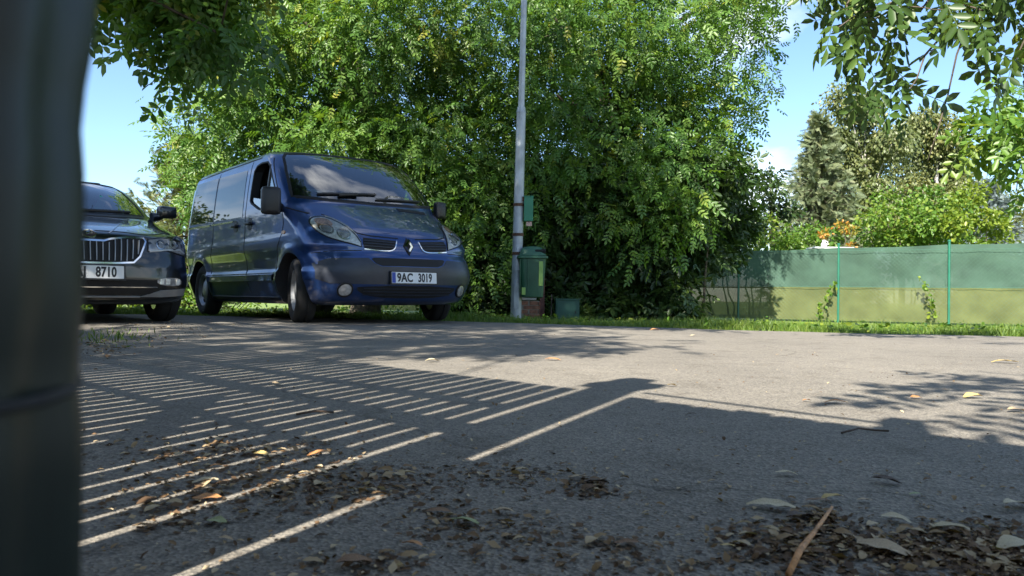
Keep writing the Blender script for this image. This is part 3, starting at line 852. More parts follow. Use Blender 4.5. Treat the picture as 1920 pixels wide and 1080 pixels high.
    D = from_bm('dashboard', bm, dark_inner, body, True, 50)
    bm = bmesh.new(); bm_lathe(bm, [(.165, -.012), (.19, -.012), (.19, .012), (.165, .012)], 24, Matrix.Translation((-1.82, .36, 1.04)) @ Matrix.Rotation(R(66), 4, 'Y'), closed=True)
    from_bm('steering_wheel', bm, black_plastic, body, True, 50)
    teal = simple('teal_card', (0.06, 0.42, 0.36), 0.5)
    bm = bmesh.new(); bm_box(bm, (-1.56, .345, 1.205), (.006, .075, .22), Matrix.Rotation(R(-28), 3, 'X') @ Matrix.Rotation(R(-40), 3, 'Y'), .002)
    tcard = from_bm('windscreen_card', bm, teal, D); tcard['label'] = 'turquoise card behind the windscreen'
    for x in (FX, RX):
        for s in (-1, 1):
            wheel(root, (x, s * .80, WR), WR, .22, .225, s, R(3) if x == FX else 0, 'alloy')
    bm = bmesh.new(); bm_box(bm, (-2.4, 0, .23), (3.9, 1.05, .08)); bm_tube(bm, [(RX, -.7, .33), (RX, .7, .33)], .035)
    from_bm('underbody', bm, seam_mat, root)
make_car()

# ------------------------------------------------------------------ plank fence the camera hangs on (out of frame, throws the striped shade)
FN = Vector((math.sqrt(.5), math.sqrt(.5), 0)); FE = Vector((math.sqrt(.5), -math.sqrt(.5), 0))
def fp(s_, z=0.0, off=-0.05):
    p = FN * off + FE * s_
    return Vector((p.x, p.y, z))
wood = simple('fence_wood', (0.16, 0.11, 0.07), 0.85, vary=0.35, scale=12, bump=0.4, bscale=40)
def make_plank_fence():
    root = thing('plank_fence', 'brown plank fence behind the viewer that throws striped shade on the asphalt', 'fence', fp(-2.0))
    ang = -R(45)
    rot = Matrix.Rotation(ang, 3, 'Z')
    inv = root.location
    me_cache = {}
    def slab(name, s0, s1, z0, z1, t=.022, off=-.05):
        c = fp((s0 + s1) / 2, (z0 + z1) / 2, off) - inv
        bm = bmesh.new(); bm_box(bm, c, (s1 - s0, t, z1 - z0), rot)
        return from_bm(name, bm, wood, root)
    s_ = -.846
    k = 0
    while s_ > -13.2:  # fence carried on out of view to darken the van's reflections
        w = .058 + .005 * math.sin(k * 2.3)
        slab('plank', s_ - w, s_, .04, 1.70 + .006 * math.sin(k * 5))
        s_ -= w + (.0195 + .002 * math.sin(k * 1.7)); k += 1
    for z0, z1 in ((1.03, 1.095), (1.30, 1.35), (.765, .785), (.20, .26)):
        slab('rail', -13.2, -.858, z0, z1, .03, -.078)
    slab('rail', -1.2, -.80, 1.01, 1.10, .03, -.078)
    # diagonal brace
    a, b = fp(-1.2, .46, -.078) - inv, fp(-1.72, .90, -.078) - inv
    d = b - a
    bm = bmesh.new()
    M3 = Matrix((d.normalized(), FN, d.normalized().cross(FN))).transposed()
    bm_box(bm, (a + b) / 2, (d.length, .03, .085), M3)
    from_bm('brace', bm, wood, root)
    slab('fence_post', -.80, -.665, 0, 1.84, .10, -.06)
    slab('post_cap', -.835, -.63, 1.84, 1.93, .16, -.06)
    slab('post_cap', -.80, -.69, 1.965, 2.05, .10, -.06)
    slab('fence_post', -.79, -.76, 1.93, 1.965, .05, -.06)
    slab('lock_plate', -.67, -.60, .66, .84, .05, -.06)
    # boarded gate leaf with scalloped board tops and a thin bar above
    x = -.628
    while x < 1.6:
        slab('board', x, x + .0975, .03, 1.655 + .012 * math.sin(x * 37), .022)
        slab('board', x + .0975, x + .1125, .03, 1.63, .022)
        x += .1125
    bm = bmesh.new(); bm_tube(bm, [fp(-.62, 1.775) - inv, fp(.10, 1.725) - inv], .011, 8)
    from_bm('top_bar', bm, wood, root)
    slab('fence_post', .08, .16, 0, 1.80, .08)
make_plank_fence()

# ------------------------------------------------------------------ blurred wrapped post right beside the lens
def make_wrapped_post():
    cx, cy = -.1098, .1206
    root = thing('wrapped_post', 'dark green post wrapped in plastic, out of focus along the left edge', 'post', (cx, cy, 0))
    m = simple('dark_green_wrap', (0.007, 0.014, 0.012), 0.40, spec=0.35, vary=0.35, scale=16)
    Rv = Vector((0.707, 0.707, 0))
    n = 72
    zs = np.linspace(0, .85, 120)
    V = []
    for z in zs:
        dz = z - CAM_H
        prof = .0385
        prof += .0016 * np.interp(dz, [-.08, -.02, .02, .045, .055, .09], [-.4, -.1, .3, 1.1, 1.4, 1.2])
        prof -= .0012 * math.exp(-((dz - .030) / .006) ** 2)
        prof -= .0016 * math.exp(-((dz + .0125) / .004) ** 2)
        for k in range(n):
            a = 2 * math.pi * k / n
            r = prof + .0016 * math.sin(a * 7 + z * 21) * (0.5 + 0.5 * math.sin(z * 33 + a)) + .0012 * math.sin(a * 13 + z * 9 + 1)
            V.append((r * math.cos(a), r * math.sin(a), z))
    F = [(j * n + k, j * n + (k + 1) % n, (j + 1) * n + (k + 1) % n, (j + 1) * n + k) for j in range(len(zs) - 1) for k in range(n)]
    link('wrap_sheet', fast_mesh('wrap_sheet', V, F), m, root, True)
    bm = bmesh.new()
    pts = []
    for k in range(49):
        a = 2 * math.pi * k / 48
        pts.append((.0392 * math.cos(a), .0392 * math.sin(a), CAM_H - .0115 - .005 * math.cos(a + R(10))))
    bm_tube(bm, pts, .0010, 6, False)
    from_bm('cable_tie', bm, seam_mat, root, True)
    bm = bmesh.new(); bm_lathe(bm, [(.001, .85), (.030, .85), (.030, .9), (.001, .905)], 20)
    from_bm('post_top', bm, m, root)
make_wrapped_post()

# ------------------------------------------------------------------ lamp post, bin, dispenser, pillar, cabinet
galv = simple('galvanised', (0.36, 0.39, 0.42), 0.5, 0.35, vary=0.18, scale=6, bump=0.05)
rusty = simple('rusty_clamp', (0.10, 0.05, 0.03), 0.8, 0.2, vary=0.4, scale=40)
bin_green = simple('bin_green', (0.018, 0.080, 0.042), 0.45, vary=0.15, scale=5, bump=0.05)
bin_lid = simple('bin_lid_green', (0.028, 0.105, 0.058), 0.5, vary=0.12)
box_green = simple('dispenser_green', (0.012, 0.16, 0.085), 0.45, vary=0.08)
lime = simple('lime_sticker', (0.26, 0.42, 0.10), 0.45, vary=0.1)
PY = 11.0
pb = at(967, 596, PY); pb.z = ground_z(pb.x, pb.y) - .01
def make_lamp_post():
    root = thing('lamp_post', 'grey galvanised lamp post standing on the grass verge, bin fixed to it', 'lamp post', pb)
    lean = lambda z: Vector((.012 * z, 0, z))
    part_tube('lower_pole', [lean(0), lean(1.4), lean(2.92)], [.076, .070, .064], galv, root, 20)
    part_tube('pole_collar', [lean(2.90), lean(2.98)], [.068, .055], galv, root, 20)
    part_tube('upper_pole', [lean(2.95), lean(5.8)], [.045, .038], galv, root, 16)
    part_tube('lamp_arm', [lean(5.75), lean(5.9) + Vector((0, -.2, .05)), lean(5.9) + Vector((0, -.7, .1))], .03, galv, root)
    part_box('lamp_head', lean(5.95) + Vector((0, -.95, .05)), (.2, .55, .1), galv, root, None, .03)
    for z in (1.63, 1.22, .96):
        bm = bmesh.new(); bm_lathe(bm, [(.074, -.02), (.079, -.02), (.079, .02), (.074, .02)], 20, Matrix.Translation(lean(z)), True)
        from_bm('clamp', bm, rusty, root)
    part_box('inspection_door', lean(.35) + Vector((.0, -.074, 0)), (.07, .012, .30), galv, root, None, .004)
make_lamp_post()
def make_bin():
    c = Vector((pb.x + .215, pb.y - .06, 0))
    root = thing('litter_bin', 'green plastic litter bin with hooded lid hung on the lamp post', 'bin', c)
    def rrect(wx, wy, z, r=.07, seg=5):
        out = []
        for sx, sy, a0 in ((1, 1, 0), (-1, 1, 90), (-1, -1, 180), (1, -1, 270)):
            for k in range(seg + 1):
                a = R(a0 + 90 * k / seg)
                out.append((sx * (wx - r) + r * math.cos(a), sy * (wy - r) + r * math.sin(a), z))
        return out
    def loft(name, secs, mat, cap=True):
        bm = bmesh.new(); rows = [[bm.verts.new(p) for p in s] for s in secs]
        for a, b in zip(rows, rows[1:]):
            for k in range(len(a)): bm.faces.new((a[k], a[(k + 1) % len(a)], b[(k + 1) % len(b)], b[k]))
        if cap: bm.faces.new(rows[0][::-1]); bm.faces.new(rows[-1])
        return from_bm(name, bm, mat, root, True, 40)
    z0 = .285
    loft('bin_body', [rrect(.120, .11, z0, .06), rrect(.150, .13, z0 + .015, .06), rrect(.155, .135, z0 + .06), rrect(.185, .16, z0 + .53)], bin_green)
    loft('bin_rim', [rrect(.187, .162, z0 + .53), rrect(.212, .186, z0 + .538), rrect(.212, .186, z0 + .566), rrect(.185, .16, z0 + .575)], bin_lid)
    lid = loft('lid', [rrect(.185, .16, z0 + .578), rrect(.178, .155, z0 + .60), rrect(.155, .14, z0 + .655), rrect(.12, .11, z0 + .69, .06), rrect(.05, .05, z0 + .705, .03)], bin_lid)
    bm = bmesh.new(); bm_box(bm, (.105, -.115, z0 + .635), (.15, .07, .055), Matrix.Rotation(R(20), 3, 'X') , .015)
    from_bm('lid_opening', bm, seam_mat, lid)
    for x in (-.165, -.06):
        part_box('rib', (x, -.148, z0 + .30), (.014, .02, .44), bin_green, root, Matrix.Rotation(R(3), 3, 'X'), .004)
    part_box('sticker', (.115, -.152, z0 + .33), (.055, .012, .33), lime, root, Matrix.Rotation(R(3), 3, 'X'), .003)
    part_box('small_sticker', (-.115, -.141, z0 + .09), (.05, .010, .10), lime, root, Matrix.Rotation(R(3), 3, 'X'), .003)
    part_box('bracket', (-.20, .03, z0 + .40), (.06, .12, .05), galv, root)
    part_box('bracket', (-.20, .03, z0 + .16), (.06, .12, .05), galv, root)
    # printing on the lid plate
make_bin()
def make_dispenser():
    c = Vector((pb.x + .155, pb.y - .03, 1.36))
    root = thing('bag_dispenser', 'small green metal bag dispenser box strapped to the lamp post', 'dispenser box', c)
    part_box('case', (0, 0, .14), (.125, .11, .33), box_green, root, None, .006)
    part_box('lid', (0, 0, .312), (.137, .122, .016), box_green, root, None, .004)
    part_box('strap', (-.075, .01, .28), (.06, .06, .06), rusty, root)
    part_box('bag_flap', (.01, -.02, -.06), (.075, .012, .06), simple('pale_red_label', (0.55, 0.36, 0.33), 0.6, vary=.4, scale=50), root, Matrix.Rotation(R(10), 3, 'X'), .002)
make_dispenser()
def make_pillar():
    c = at(994, 586, 12.4); c.z = ground_z(c.x, c.y)
    root = thing('brick_pillar', 'low weathered brick pillar with grey cap behind the bin', 'pillar', c)
    brick = simple('brick', (0.21, 0.095, 0.06), 0.9, vary=0.4, scale=20, bump=0.4)
    mort = simple('mortar', (0.24, 0.22, 0.19), 0.95, vary=0.2)
    part_box('mortar_core', (0, 0, .17), (.27, .25, .34), mort, root)
    nb = 0
    me = None
    for row in range(5):
        for k in range(2):
            for face in (0, 1):
                x = (-.07 if k == 0 else .07) + (.03 if row % 2 else -.03) * (1 if k == 0 else .6)
                z = .04 + row * .066
                bm = bmesh.new()
                if face == 0: bm_box(bm, (x, -.124, z), (.125, .02, .055), None, .003)
                else: bm_box(bm, (.134, x * .9, z), (.02, .115, .055), None, .003)
                from_bm('brick', bm, brick, root)
    part_box('cap_slab', (-.02, 0, .375), (.22, .3, .05), simple('cap_stone', (0.3, 0.29, 0.27), 0.9, bump=.3), root, None, .008)
    part_box('timber_upright', (.185, .05, .36), (.075, .06, .85), simple('red_brown_timber', (0.11, 0.045, 0.035), 0.8, vary=.3), root, None, .004)
make_pillar()
def make_cabinet():
    c = at(1063, 590, 12.3); c.z = ground_z(c.x, c.y)
    root = thing('utility_cabinet', 'dark green utility cabinet low in the shade of the hedge', 'cabinet', c)
    g = simple('cabinet_green', (0.012, 0.065, 0.045), 0.55, vary=.12)
    part_box('case', (0, 0, .17), (.36, .25, .40), g, root, None, .008)
    part_box('roof_plate', (0, -.005, .375), (.37, .27, .02), g, root, None, .006)
    part_box('door', (0, -.13, .17), (.32, .012, .34), g, root, None, .004)
    part_box('lock', (.12, -.14, .18), (.02, .014, .04), seam_mat, root)
    part_tube('stake', [(-.24, 0, -.02), (-.24, 0, .45)], .012, bark, root)
make_cabinet()

# ------------------------------------------------------------------ far green net fence
F0 = at(1384, 600, 16.4); F1 = at(1570, 599, 15.6); F2 = at(1779, 598, 14.8)
fdir = (F2 - F0); fdir.z = 0; bay = fdir.length / 2; fdir.normalize()
fn = Vector((fdir.y, -fdir.x, 0))
def net_mat(name, col, alpha):
    m = bpy.data.materials.new(name); m.use_nodes = True
    nn, ll = m.node_tree.nodes, m.node_tree.links
    p = nn['Principled BSDF']
    n, r = noise_color(nn, ll, tuple(c * .8 for c in col), tuple(c * 1.2 for c in col), 2.2, 5)
    ll.new(r.outputs['Color'], p.inputs['Base Color']); p.inputs['Roughness'].default_value = 0.8
    p.inputs['Specular IOR Level'].default_value = 0.2
    t = nn.new('ShaderNodeTexCoord'); w = nn.new('ShaderNodeTexWave'); w.bands_direction = 'Z'
    w.inputs['Scale'].default_value = 14; w.inputs['Distortion'].default_value = 1.5; w.inputs['Detail'].default_value = 2
    ll.new(t.outputs['Object'], w.inputs['Vector'])
    mr = nn.new('ShaderNodeMapRange'); mr.inputs[3].default_value = alpha - .05; mr.inputs[4].default_value = alpha + .05
    ll.new(w.outputs['Fac'], mr.inputs[0])
    tr = nn.new('ShaderNodeBsdfTransparent')
    tl = nn.new('ShaderNodeBsdfTranslucent'); ll.new(r.outputs['Color'], tl.inputs['Color'])
    m0 = nn.new('ShaderNodeMixShader'); m0.inputs[0].default_value = .3
    ll.new(p.outputs[0], m0.inputs[1]); ll.new(tl.outputs[0], m0.inputs[2])
    mi = nn.new('ShaderNodeMixShader')
    ll.new(mr.outputs[0], mi.inputs[0]); ll.new(tr.outputs[0], mi.inputs[1]); ll.new(m0.outputs[0], mi.inputs[2])
    ll.new(mi.outputs[0], nn['Material Output'].inputs['Surface'])
    MATS[name] = m
    return m
net_up = net_mat('shade_net_green', (0.064, 0.118, 0.088), .97)
net_lo = net_mat('shade_net_thin', (0.132, 0.150, 0.058), .94)
post_green = simple('post_green', (0.016, 0.125, 0.082), 0.4, vary=.1)
wire_green = simple('wire_green', (0.045, 0.12, 0.085), 0.6)
def make_net_fence():
    base = F0.copy(); base.z = -.11
    root = thing('net_fence', 'long green wire fence with shade netting and green posts behind the verge', 'fence', base)
    top_h = lambda k: 1.43 + .035 * max(-1, min(k, 3))
    def P(k, z, off=0): return fdir * bay * k + fn * off + Vector((0, 0, z))
    ks = list(range(-6, 6))
    for k in ks:
        part_tube('fence_post', [P(k, 0), P(k, top_h(k) + .05)], .021, post_green, root, 12)
        bm = bmesh.new(); bm_lathe(bm, [(.028, 0), (.030, .0), (.030, .02), (.012, .032)], 12, Matrix.Translation(P(k, top_h(k) + .05)))
        from_bm('post_cap', bm, post_green, root)
    for k in ks[:-1]:
        for nm, za, zb, mt, off in (('shade_net', .66, 1, net_up, -.035), ('lower_net', .04, .69, net_lo, -.047)):
            bm = bmesh.new(); nx, nz_ = 24, 8; g = []
            for i in range(nx + 1):
                row = []
                t = i / nx
                h1 = (top_h(k) * (1 - t) + top_h(k + 1) * t) - .02 * math.sin(math.pi * t) if zb == 1 else zb
                for j in range(nz_ + 1):
                    z = za + (h1 - za) * j / nz_
                    o = off - .012 * math.sin(math.pi * t) * math.sin(t * 9 + z * 7 + k) - .006 * math.sin(t * 23 + k)
                    row.append(bm.verts.new(P(k + t, z, -o * 1.0 - .09)))
                g.append(row)
            for i in range(nx):
                for j in range(nz_): bm.faces.new((g[i][j], g[i + 1][j], g[i + 1][j + 1], g[i][j + 1]))
            from_bm(nm, bm, mt, root, True)
    # chain-link wires in front of the netting
    bm = bmesh.new()
    for k in ks[:-1]:
        H = 1.40
        n = int((bay + H) / .075)
        for i in range(n):
            for sgn in (1, -1):
                s0 = i * .075 - (H if sgn > 0 else 0); s1 = s0 + sgn * H
                z0, z1 = .03, H
                pts = []
                for (a, za, b, zb) in ((s0, z0, s1, z1),):
                    # clip to the bay
                    ta, tb = 0.0, 1.0
                    if b != a:
                        t0 = (0 - a) / (b - a); t1 = (bay - a) / (b - a)
                        ta = max(ta, min(t0, t1)); tb = min(tb, max(t0, t1))
                    if tb - ta < .02: continue
                    pa = P(k, 0) + fdir * (a + (b - a) * ta) + Vector((0, 0, za + (zb - za) * ta)) + fn * .012
                    pc = P(k, 0) + fdir * (a + (b - a) * tb) + Vector((0, 0, za + (zb - za) * tb)) + fn * .012
                    bm_tube(bm, [pa, pc], .0011, 3, False)
    w = from_bm('chain_link', bm, wire_green, root); w['kind'] = 'stuff'
    for z in (.70, 1.40):
        part_tube('tension_wire', [P(ks[0], z, .015), P(ks[-1], z, .015)], .004, wire_green, root, 5)
make_net_fence()

# ------------------------------------------------------------------ foliage engine
def leaflet(L, Wd, fold=.25, droop=.0):
    v = np.array([(0, 0, 0), (.30 * L, .42 * Wd, fold * .42 * Wd), (.68 * L, .46 * Wd, fold * .46 * Wd - droop * .4 * L), (L, 0, -droop * L), (.68 * L, -.46 * Wd, fold * .46 * Wd - droop * .4 * L), (.30 * L, -.42 * Wd, fold * .42 * Wd)])
    f = np.array([(0, 3, 2, 1), (0, 5, 4, 3)])
    return v, f
def rotz(v, a):
    c, s_ = math.cos(a), math.sin(a)
    return v @ np.array(((c, s_, 0), (-s_, c, 0), (0, 0, 1)))
def compound(n_pairs=3, L=.115, Wd=.05, rach=.26, droop=.18):
    V, F = [], []; n = 0
    for i in range(n_pairs):
        x = rach * (.28 + .62 * i / max(1, n_pairs - 1))
        for sgn in (1, -1):
            v, f = leaflet(L * (.82 + .18 * i / n_pairs), Wd, droop=droop)
            v = rotz(v, sgn * R(58)); v = v + np.array((x, 0, -droop * x * .5))
            V.append(v); F.append(f + n); n += len(v)
    v, f = leaflet(L * 1.15, Wd * 1.1, droop=droop)
    V.append(v + np.array((rach, 0, -droop * rach * .5))); F.append(f + n); n += len(v)
    # rachis
    v = np.array([(0, .003, 0), (0, -.003, 0), (rach, -.002, -droop * rach * .5), (rach, .002, -droop * rach * .5)])
    V.append(v); F.append(np.array([(0, 1, 2, 3)]) + n)
    return np.concatenate(V), np.concatenate(F)
def frames(D, rng, upbias=.6):
    D = D / (np.linalg.norm(D, axis=1, keepdims=True) + 1e-9)
    up = rng.normal(size=D.shape) * (1 - upbias) + np.array((0, 0, 1.0)) * upbias
    Y = np.cross(up, D); Y /= (np.linalg.norm(Y, axis=1, keepdims=True) + 1e-9)
    Z = np.cross(D, Y)
    return np.stack([D, Y, Z], 2)
def scatter(tmpl, P, D, S, rng, tint, upbias=.6):
    v, f = tmpl
    Mx = frames(D, rng, upbias)
    W = np.einsum('nij,kj->nki', Mx, v) * S[:, None, None] + P[:, None, :]
    n, k = W.shape[0], W.shape[1]
    Fc = (f[None] + (np.arange(n) * k)[:, None, None]).reshape(-1, f.shape[1])
    return W.reshape(-1, 3), Fc, np.repeat(tint, k)
def clump_points(c, rad, n, rng, inner=.35):
    d = rng.normal(size=(n, 3)); d /= np.linalg.norm(d, axis=1, keepdims=True)
    r = inner + (1 - inner) * rng.random(n) ** .6
    r *= 1 + .28 * np.sin(d[:, 0] * 5 + c[0] * 3) * np.sin(d[:, 1] * 4 + c[1]) + .15 * rng.normal(size=n)
    return np.array(c) + d * r[:, None] * np.array(rad), d
def crown_from(name, clumps, per, tmpl, mat, parent, seed, droop=.55, upbias=.55, size=(.75, 1.25), tint_spread=.16, limit=None, out=.6):
    rng = np.random.default_rng(seed)
    Ps, Ds, Ts = [], [], []
    for (c, rad, w) in clumps:
        n = int(per * w)
        P, d = clump_points(c, rad, n, rng)
        D = d * out + rng.normal(size=d.shape) * .42 + np.array((0, 0, -droop))
        Ps.append(P); Ds.append(D)
        Ts.append(np.clip(.5 + rng.normal() * .10 + rng.normal(size=n) * tint_spread, 0, 1))
    P = np.concatenate(Ps); D = np.concatenate(Ds); T = np.concatenate(Ts)
    if limit is not None:
        k = limit(P); P, D, T = P[k], D[k], T[k]
    S = rng.uniform(size[0], size[1], len(P))
    V, F, T = scatter(tmpl, P, D, S, rng, T, upbias)
    inv = Vector((0, 0, 0)) if parent is None else parent.location
    V = V - np.array(inv)
    return link(name, fast_mesh(name, V, F, T), mat, parent)
def limbs(name, base, tips, r0, mat, parent, seed, split=.45, lift=.3, sub=0):
    rng = random.Random(seed)
    bm = bmesh.new()
    inv = parent.location if parent else Vector((0, 0, 0))
    for (st, tp, ra) in tips:
        st = Vector(st) - inv; tp = Vector(tp) - inv
        d = tp - st
        pts = []
        for i in range(7):
            t = i / 6
            p = st + d * t + Vector((0, 0, lift * d.length * math.sin(math.pi * t) * .5))
            p += Vector((rng.uniform(-1, 1), rng.uniform(-1, 1), rng.uniform(-1, 1))) * d.length * .035 * (1 if 0 < i < 6 else 0)
            pts.append(p)
        bm_tube(bm, pts, [ra * (1 - .75 * i / 6) for i in range(7)], 6)
        for s_ in range(sub):
            a = pts[rng.randint(3, 6)]
            e = a + Vector((rng.uniform(-1, 1), rng.uniform(-1, 1), rng.uniform(-.9, .6))) * d.length * .22
            bm_tube(bm, [a, (a + e) / 2 + Vector((0, 0, .03)), e], [ra * .22, ra * .15, ra * .08], 5)
    return from_bm(name, bm, mat, parent, True)
def trunk(parent, h, r, mat, lean=(0, 0), seed=0):
    rng = random.Random(seed)
    pts = [Vector((lean[0] * t + rng.uniform(-.05, .05) * (i > 0), lean[1] * t + rng.uniform(-.05, .05) * (i > 0), h * t - (.05 if i == 0 else 0))) for i, t in enumerate(np.linspace(0, 1, 8))]
    return part_tube('trunk', pts, [r * 1.25] + [r * (1 - .6 * i / 7) for i in range(1, 8)], mat, parent, 12)

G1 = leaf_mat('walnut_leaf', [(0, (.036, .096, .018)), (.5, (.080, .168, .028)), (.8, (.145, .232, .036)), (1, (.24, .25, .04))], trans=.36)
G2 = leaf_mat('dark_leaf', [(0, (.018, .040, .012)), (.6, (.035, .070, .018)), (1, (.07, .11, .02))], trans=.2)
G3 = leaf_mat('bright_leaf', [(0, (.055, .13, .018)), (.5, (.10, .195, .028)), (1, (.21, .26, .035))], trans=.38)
G4 = leaf_mat('birch_leaf', [(0, (.075, .105, .040)), (.5, (.115, .145, .055)), (1, (.19, .19, .06))], trans=.3)
G5 = leaf_mat('spruce_needle', [(0, (.065, .095, .048)), (.5, (.120, .155, .078)), (1, (.19, .20, .095))], trans=.1, rough=.6)
G6 = leaf_mat('blue_spruce_needle', [(0, (.075, .10, .105)), (.5, (.125, .165, .17)), (1, (.20, .24, .24))], trans=.1, rough=.6)
G7 = leaf_mat('orange_flower', [(0, (.12, .16, .03)), (.45, (.22, .20, .03)), (.7, (.50, .20, .04)), (1, (.65, .40, .15))], trans=.3)
G8 = leaf_mat('young_pine_needle', [(0, (.06, .085, .03)), (.5, (.13, .16, .05)), (.85, (.20, .20, .065)), (1, (.28, .21, .08))], trans=.2, rough=.6)

G9 = leaf_mat('near_leaf_shaded', [(0, (.022, .050, .014)), (.5, (.045, .090, .018)), (.8, (.09, .15, .02)), (1, (.17, .22, .03))], trans=.3)  # walnut leaf ramp darkened, canopy shade put into the colour
C_far = compound(2, .13, .055, .22)
C_near = compound(3, .115, .050, .27)
SIMPLE = leaflet(.09, .055, .25, .15)
SMALL = leaflet(.075, .05, .2, .1)

def px_clumps(px_rows, Ys, rad, seed, jitter=28, w=1.0, skip=0.0):
    rng = random.Random(seed); out = []
    for (py, x0, x1, step) in px_rows:
        x = x0 + rng.uniform(0, step * .5)
        while x <= x1:
            if rng.random() > skip:
                Y = rng.uniform(*Ys)
                p = at(x + rng.uniform(-jitter, jitter) * .6, py + rng.uniform(-jitter, jitter), Y)
                r = rad * rng.uniform(.75, 1.2)
                out.append(((p.x, p.y, p.z), (r, r, r * rng.uniform(.7, .95)), w * rng.uniform(.7, 1.2)))
            x += step * rng.uniform(.8, 1.2)
    return out

# big walnut filling the middle
def make_walnuts():
    b = Vector((-2.6, 14.2, -.1))
    root = thing('walnut_tree', 'large sunlit walnut tree rising behind the blue van', 'tree', b)
    trunk(root, 3.6, .24, bark, (.3, 0), 3)
    rows = [(-45, 430, 900, 92), (40, 450, 900, 88), (115, 430, 900, 86), (190, 385, 900, 84), (260, 365, 880, 84), (330, 400, 900, 84), (400, 600, 900, 86), (470, 760, 930, 90)]
    cl = px_clumps(rows, (12.3, 14.0), .78, 5) + px_clumps(rows, (14.0, 15.8), .85, 6)
    crown_from('crown', cl, 250, C_near, G1, root, 21, size=(.42, .92))
    tp = [(b + Vector((.2, 0, 2.4 + .8 * (i % 3))), Vector(c[0]), .075) for i, c in enumerate(cl[::6])]
    limbs('limbs', b, tp, .07, bark, root, 4, sub=2)
    b2 = Vector((2.1, 14.6, -.1))
    root = thing('walnut_tree', 'walnut tree right of the lamp post, its lower boughs in shade', 'tree', b2)
    trunk(root, 3.8, .22, bark, (-.2, 0), 8)
    rows = [(-45, 930, 1450, 92), (40, 920, 1430, 86), (110, 930, 1420, 84), (180, 930, 1375, 84), (250, 930, 1335, 84), (320, 920, 1350, 82), (390, 930, 1355, 80)]
    cl = px_clumps(rows, (12.4, 14.2), .74, 15, skip=.06) + px_clumps(rows, (14.2, 15.8), .80, 16, skip=.12)
    crown_from('crown', cl, 235, C_near, G1, root, 22, size=(.42, .92))
    tp = [(b2 + Vector((-.1, 0, 2.4 + .8 * (i % 3))), Vector(c[0]), .07) for i, c in enumerate(cl[::6])]
    limbs('limbs', b2, tp, .07, bark, root, 5, sub=2)
make_walnuts()

def make_bush(name, label, cat, rows, Ys, rad, per, tmpl, mat, seed, group=None, stems=8, droop=.2, **kw):
    cl = px_clumps(rows, Ys, rad, seed)
    cx = sum(c[0][0] for c in cl) / len(cl); cy = sum(c[0][1] for c in cl) / len(cl)
    root = thing(name, label, cat, (cx, cy, ground_z(cx, cy)), 0, group)
    crown_from('foliage', cl, per, tmpl, mat, root, seed + 100, droop=droop, limit=lambda P: P[:, 2] > -.1, **kw)
    b = Vector(root.location)
    limbs('stems', b, [(Vector((c[0][0] * .7 + cx * .3, c[0][1] * .5 + cy * .5, b.z)), Vector(c[0]), .025) for c in cl[::max(1, len(cl) // stems)]], .03, bark, root, seed, lift=.0)
    return root
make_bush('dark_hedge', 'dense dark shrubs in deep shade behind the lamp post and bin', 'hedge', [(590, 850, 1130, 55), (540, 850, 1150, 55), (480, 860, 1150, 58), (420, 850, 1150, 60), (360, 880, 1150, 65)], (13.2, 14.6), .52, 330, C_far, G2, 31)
make_bush('shrub_for_shadow', 'dark drooping shrub, partly standing for tree shadow, at the left end of the net fence', 'shrub', [(585, 1145, 1275, 48), (540, 1150, 1300, 48), (490, 1150, 1325, 48), (450, 1160, 1340, 50), (390, 1180, 1370, 55), (340, 1250, 1390, 55)], (13.4, 14.8), .50, 300, C_far, G2, 33, droop=.6)  # dark foliage partly stands for tree shadow on the netting
make_bush('hedge_bush', 'bright sunlit hedge seen between and beneath the two vehicles', 'hedge', [(590, -100, 860, 60), (560, -100, 420, 60), (530, -100, 420, 65)], (17, 18.5), .55, 260, SIMPLE, G3, 35)

# ------------------------------------------------------------------ conifers and far trees
def spray(L, n=5, w=.012, spread=50):
    V, F = [], []; k = 0
    for i in range(n):
        a = R(-spread + 2 * spread * i / (n - 1))
        l = L * (.6 + .4 * math.cos(a))
        v = np.array([(0, -w, 0), (l, -w * .3, 0), (l, w * .3, 0), (0, w, 0)])
        V.append(rotz(v, a) + np.array((L * .18 * (i % 3), 0, 0))); F.append(np.array([(0, 1, 2, 3)]) + k); k += 4
    return np.concatenate(V), np.concatenate(F)
def twig_spray(L=.30, n=7, w=.012, side=.085):
    V = [np.array([(0, -w * .5, 0), (L, -w * .2, 0), (L, w * .2, 0), (0, w * .5, 0)])]; F = [np.array([(0, 1, 2, 3)])]; k = 4
    for i in range(n):
        for sg in (1, -1):
            l = side * (1.1 - .6 * i / n)
            v = rotz(np.array([(0, -w, 0), (l, -w * .5, -.01), (l, w * .5, -.01), (0, w, 0)]), sg * R(48)) + np.array((L * (.05 + .9 * i / n), 0, 0))
            V.append(v); F.append(np.array([(0, 1, 2, 3)]) + k); k += 4
    return np.concatenate(V), np.concatenate(F)
SPRAY = twig_spray()
TUFT = spray(.16, 6, .009, 40)
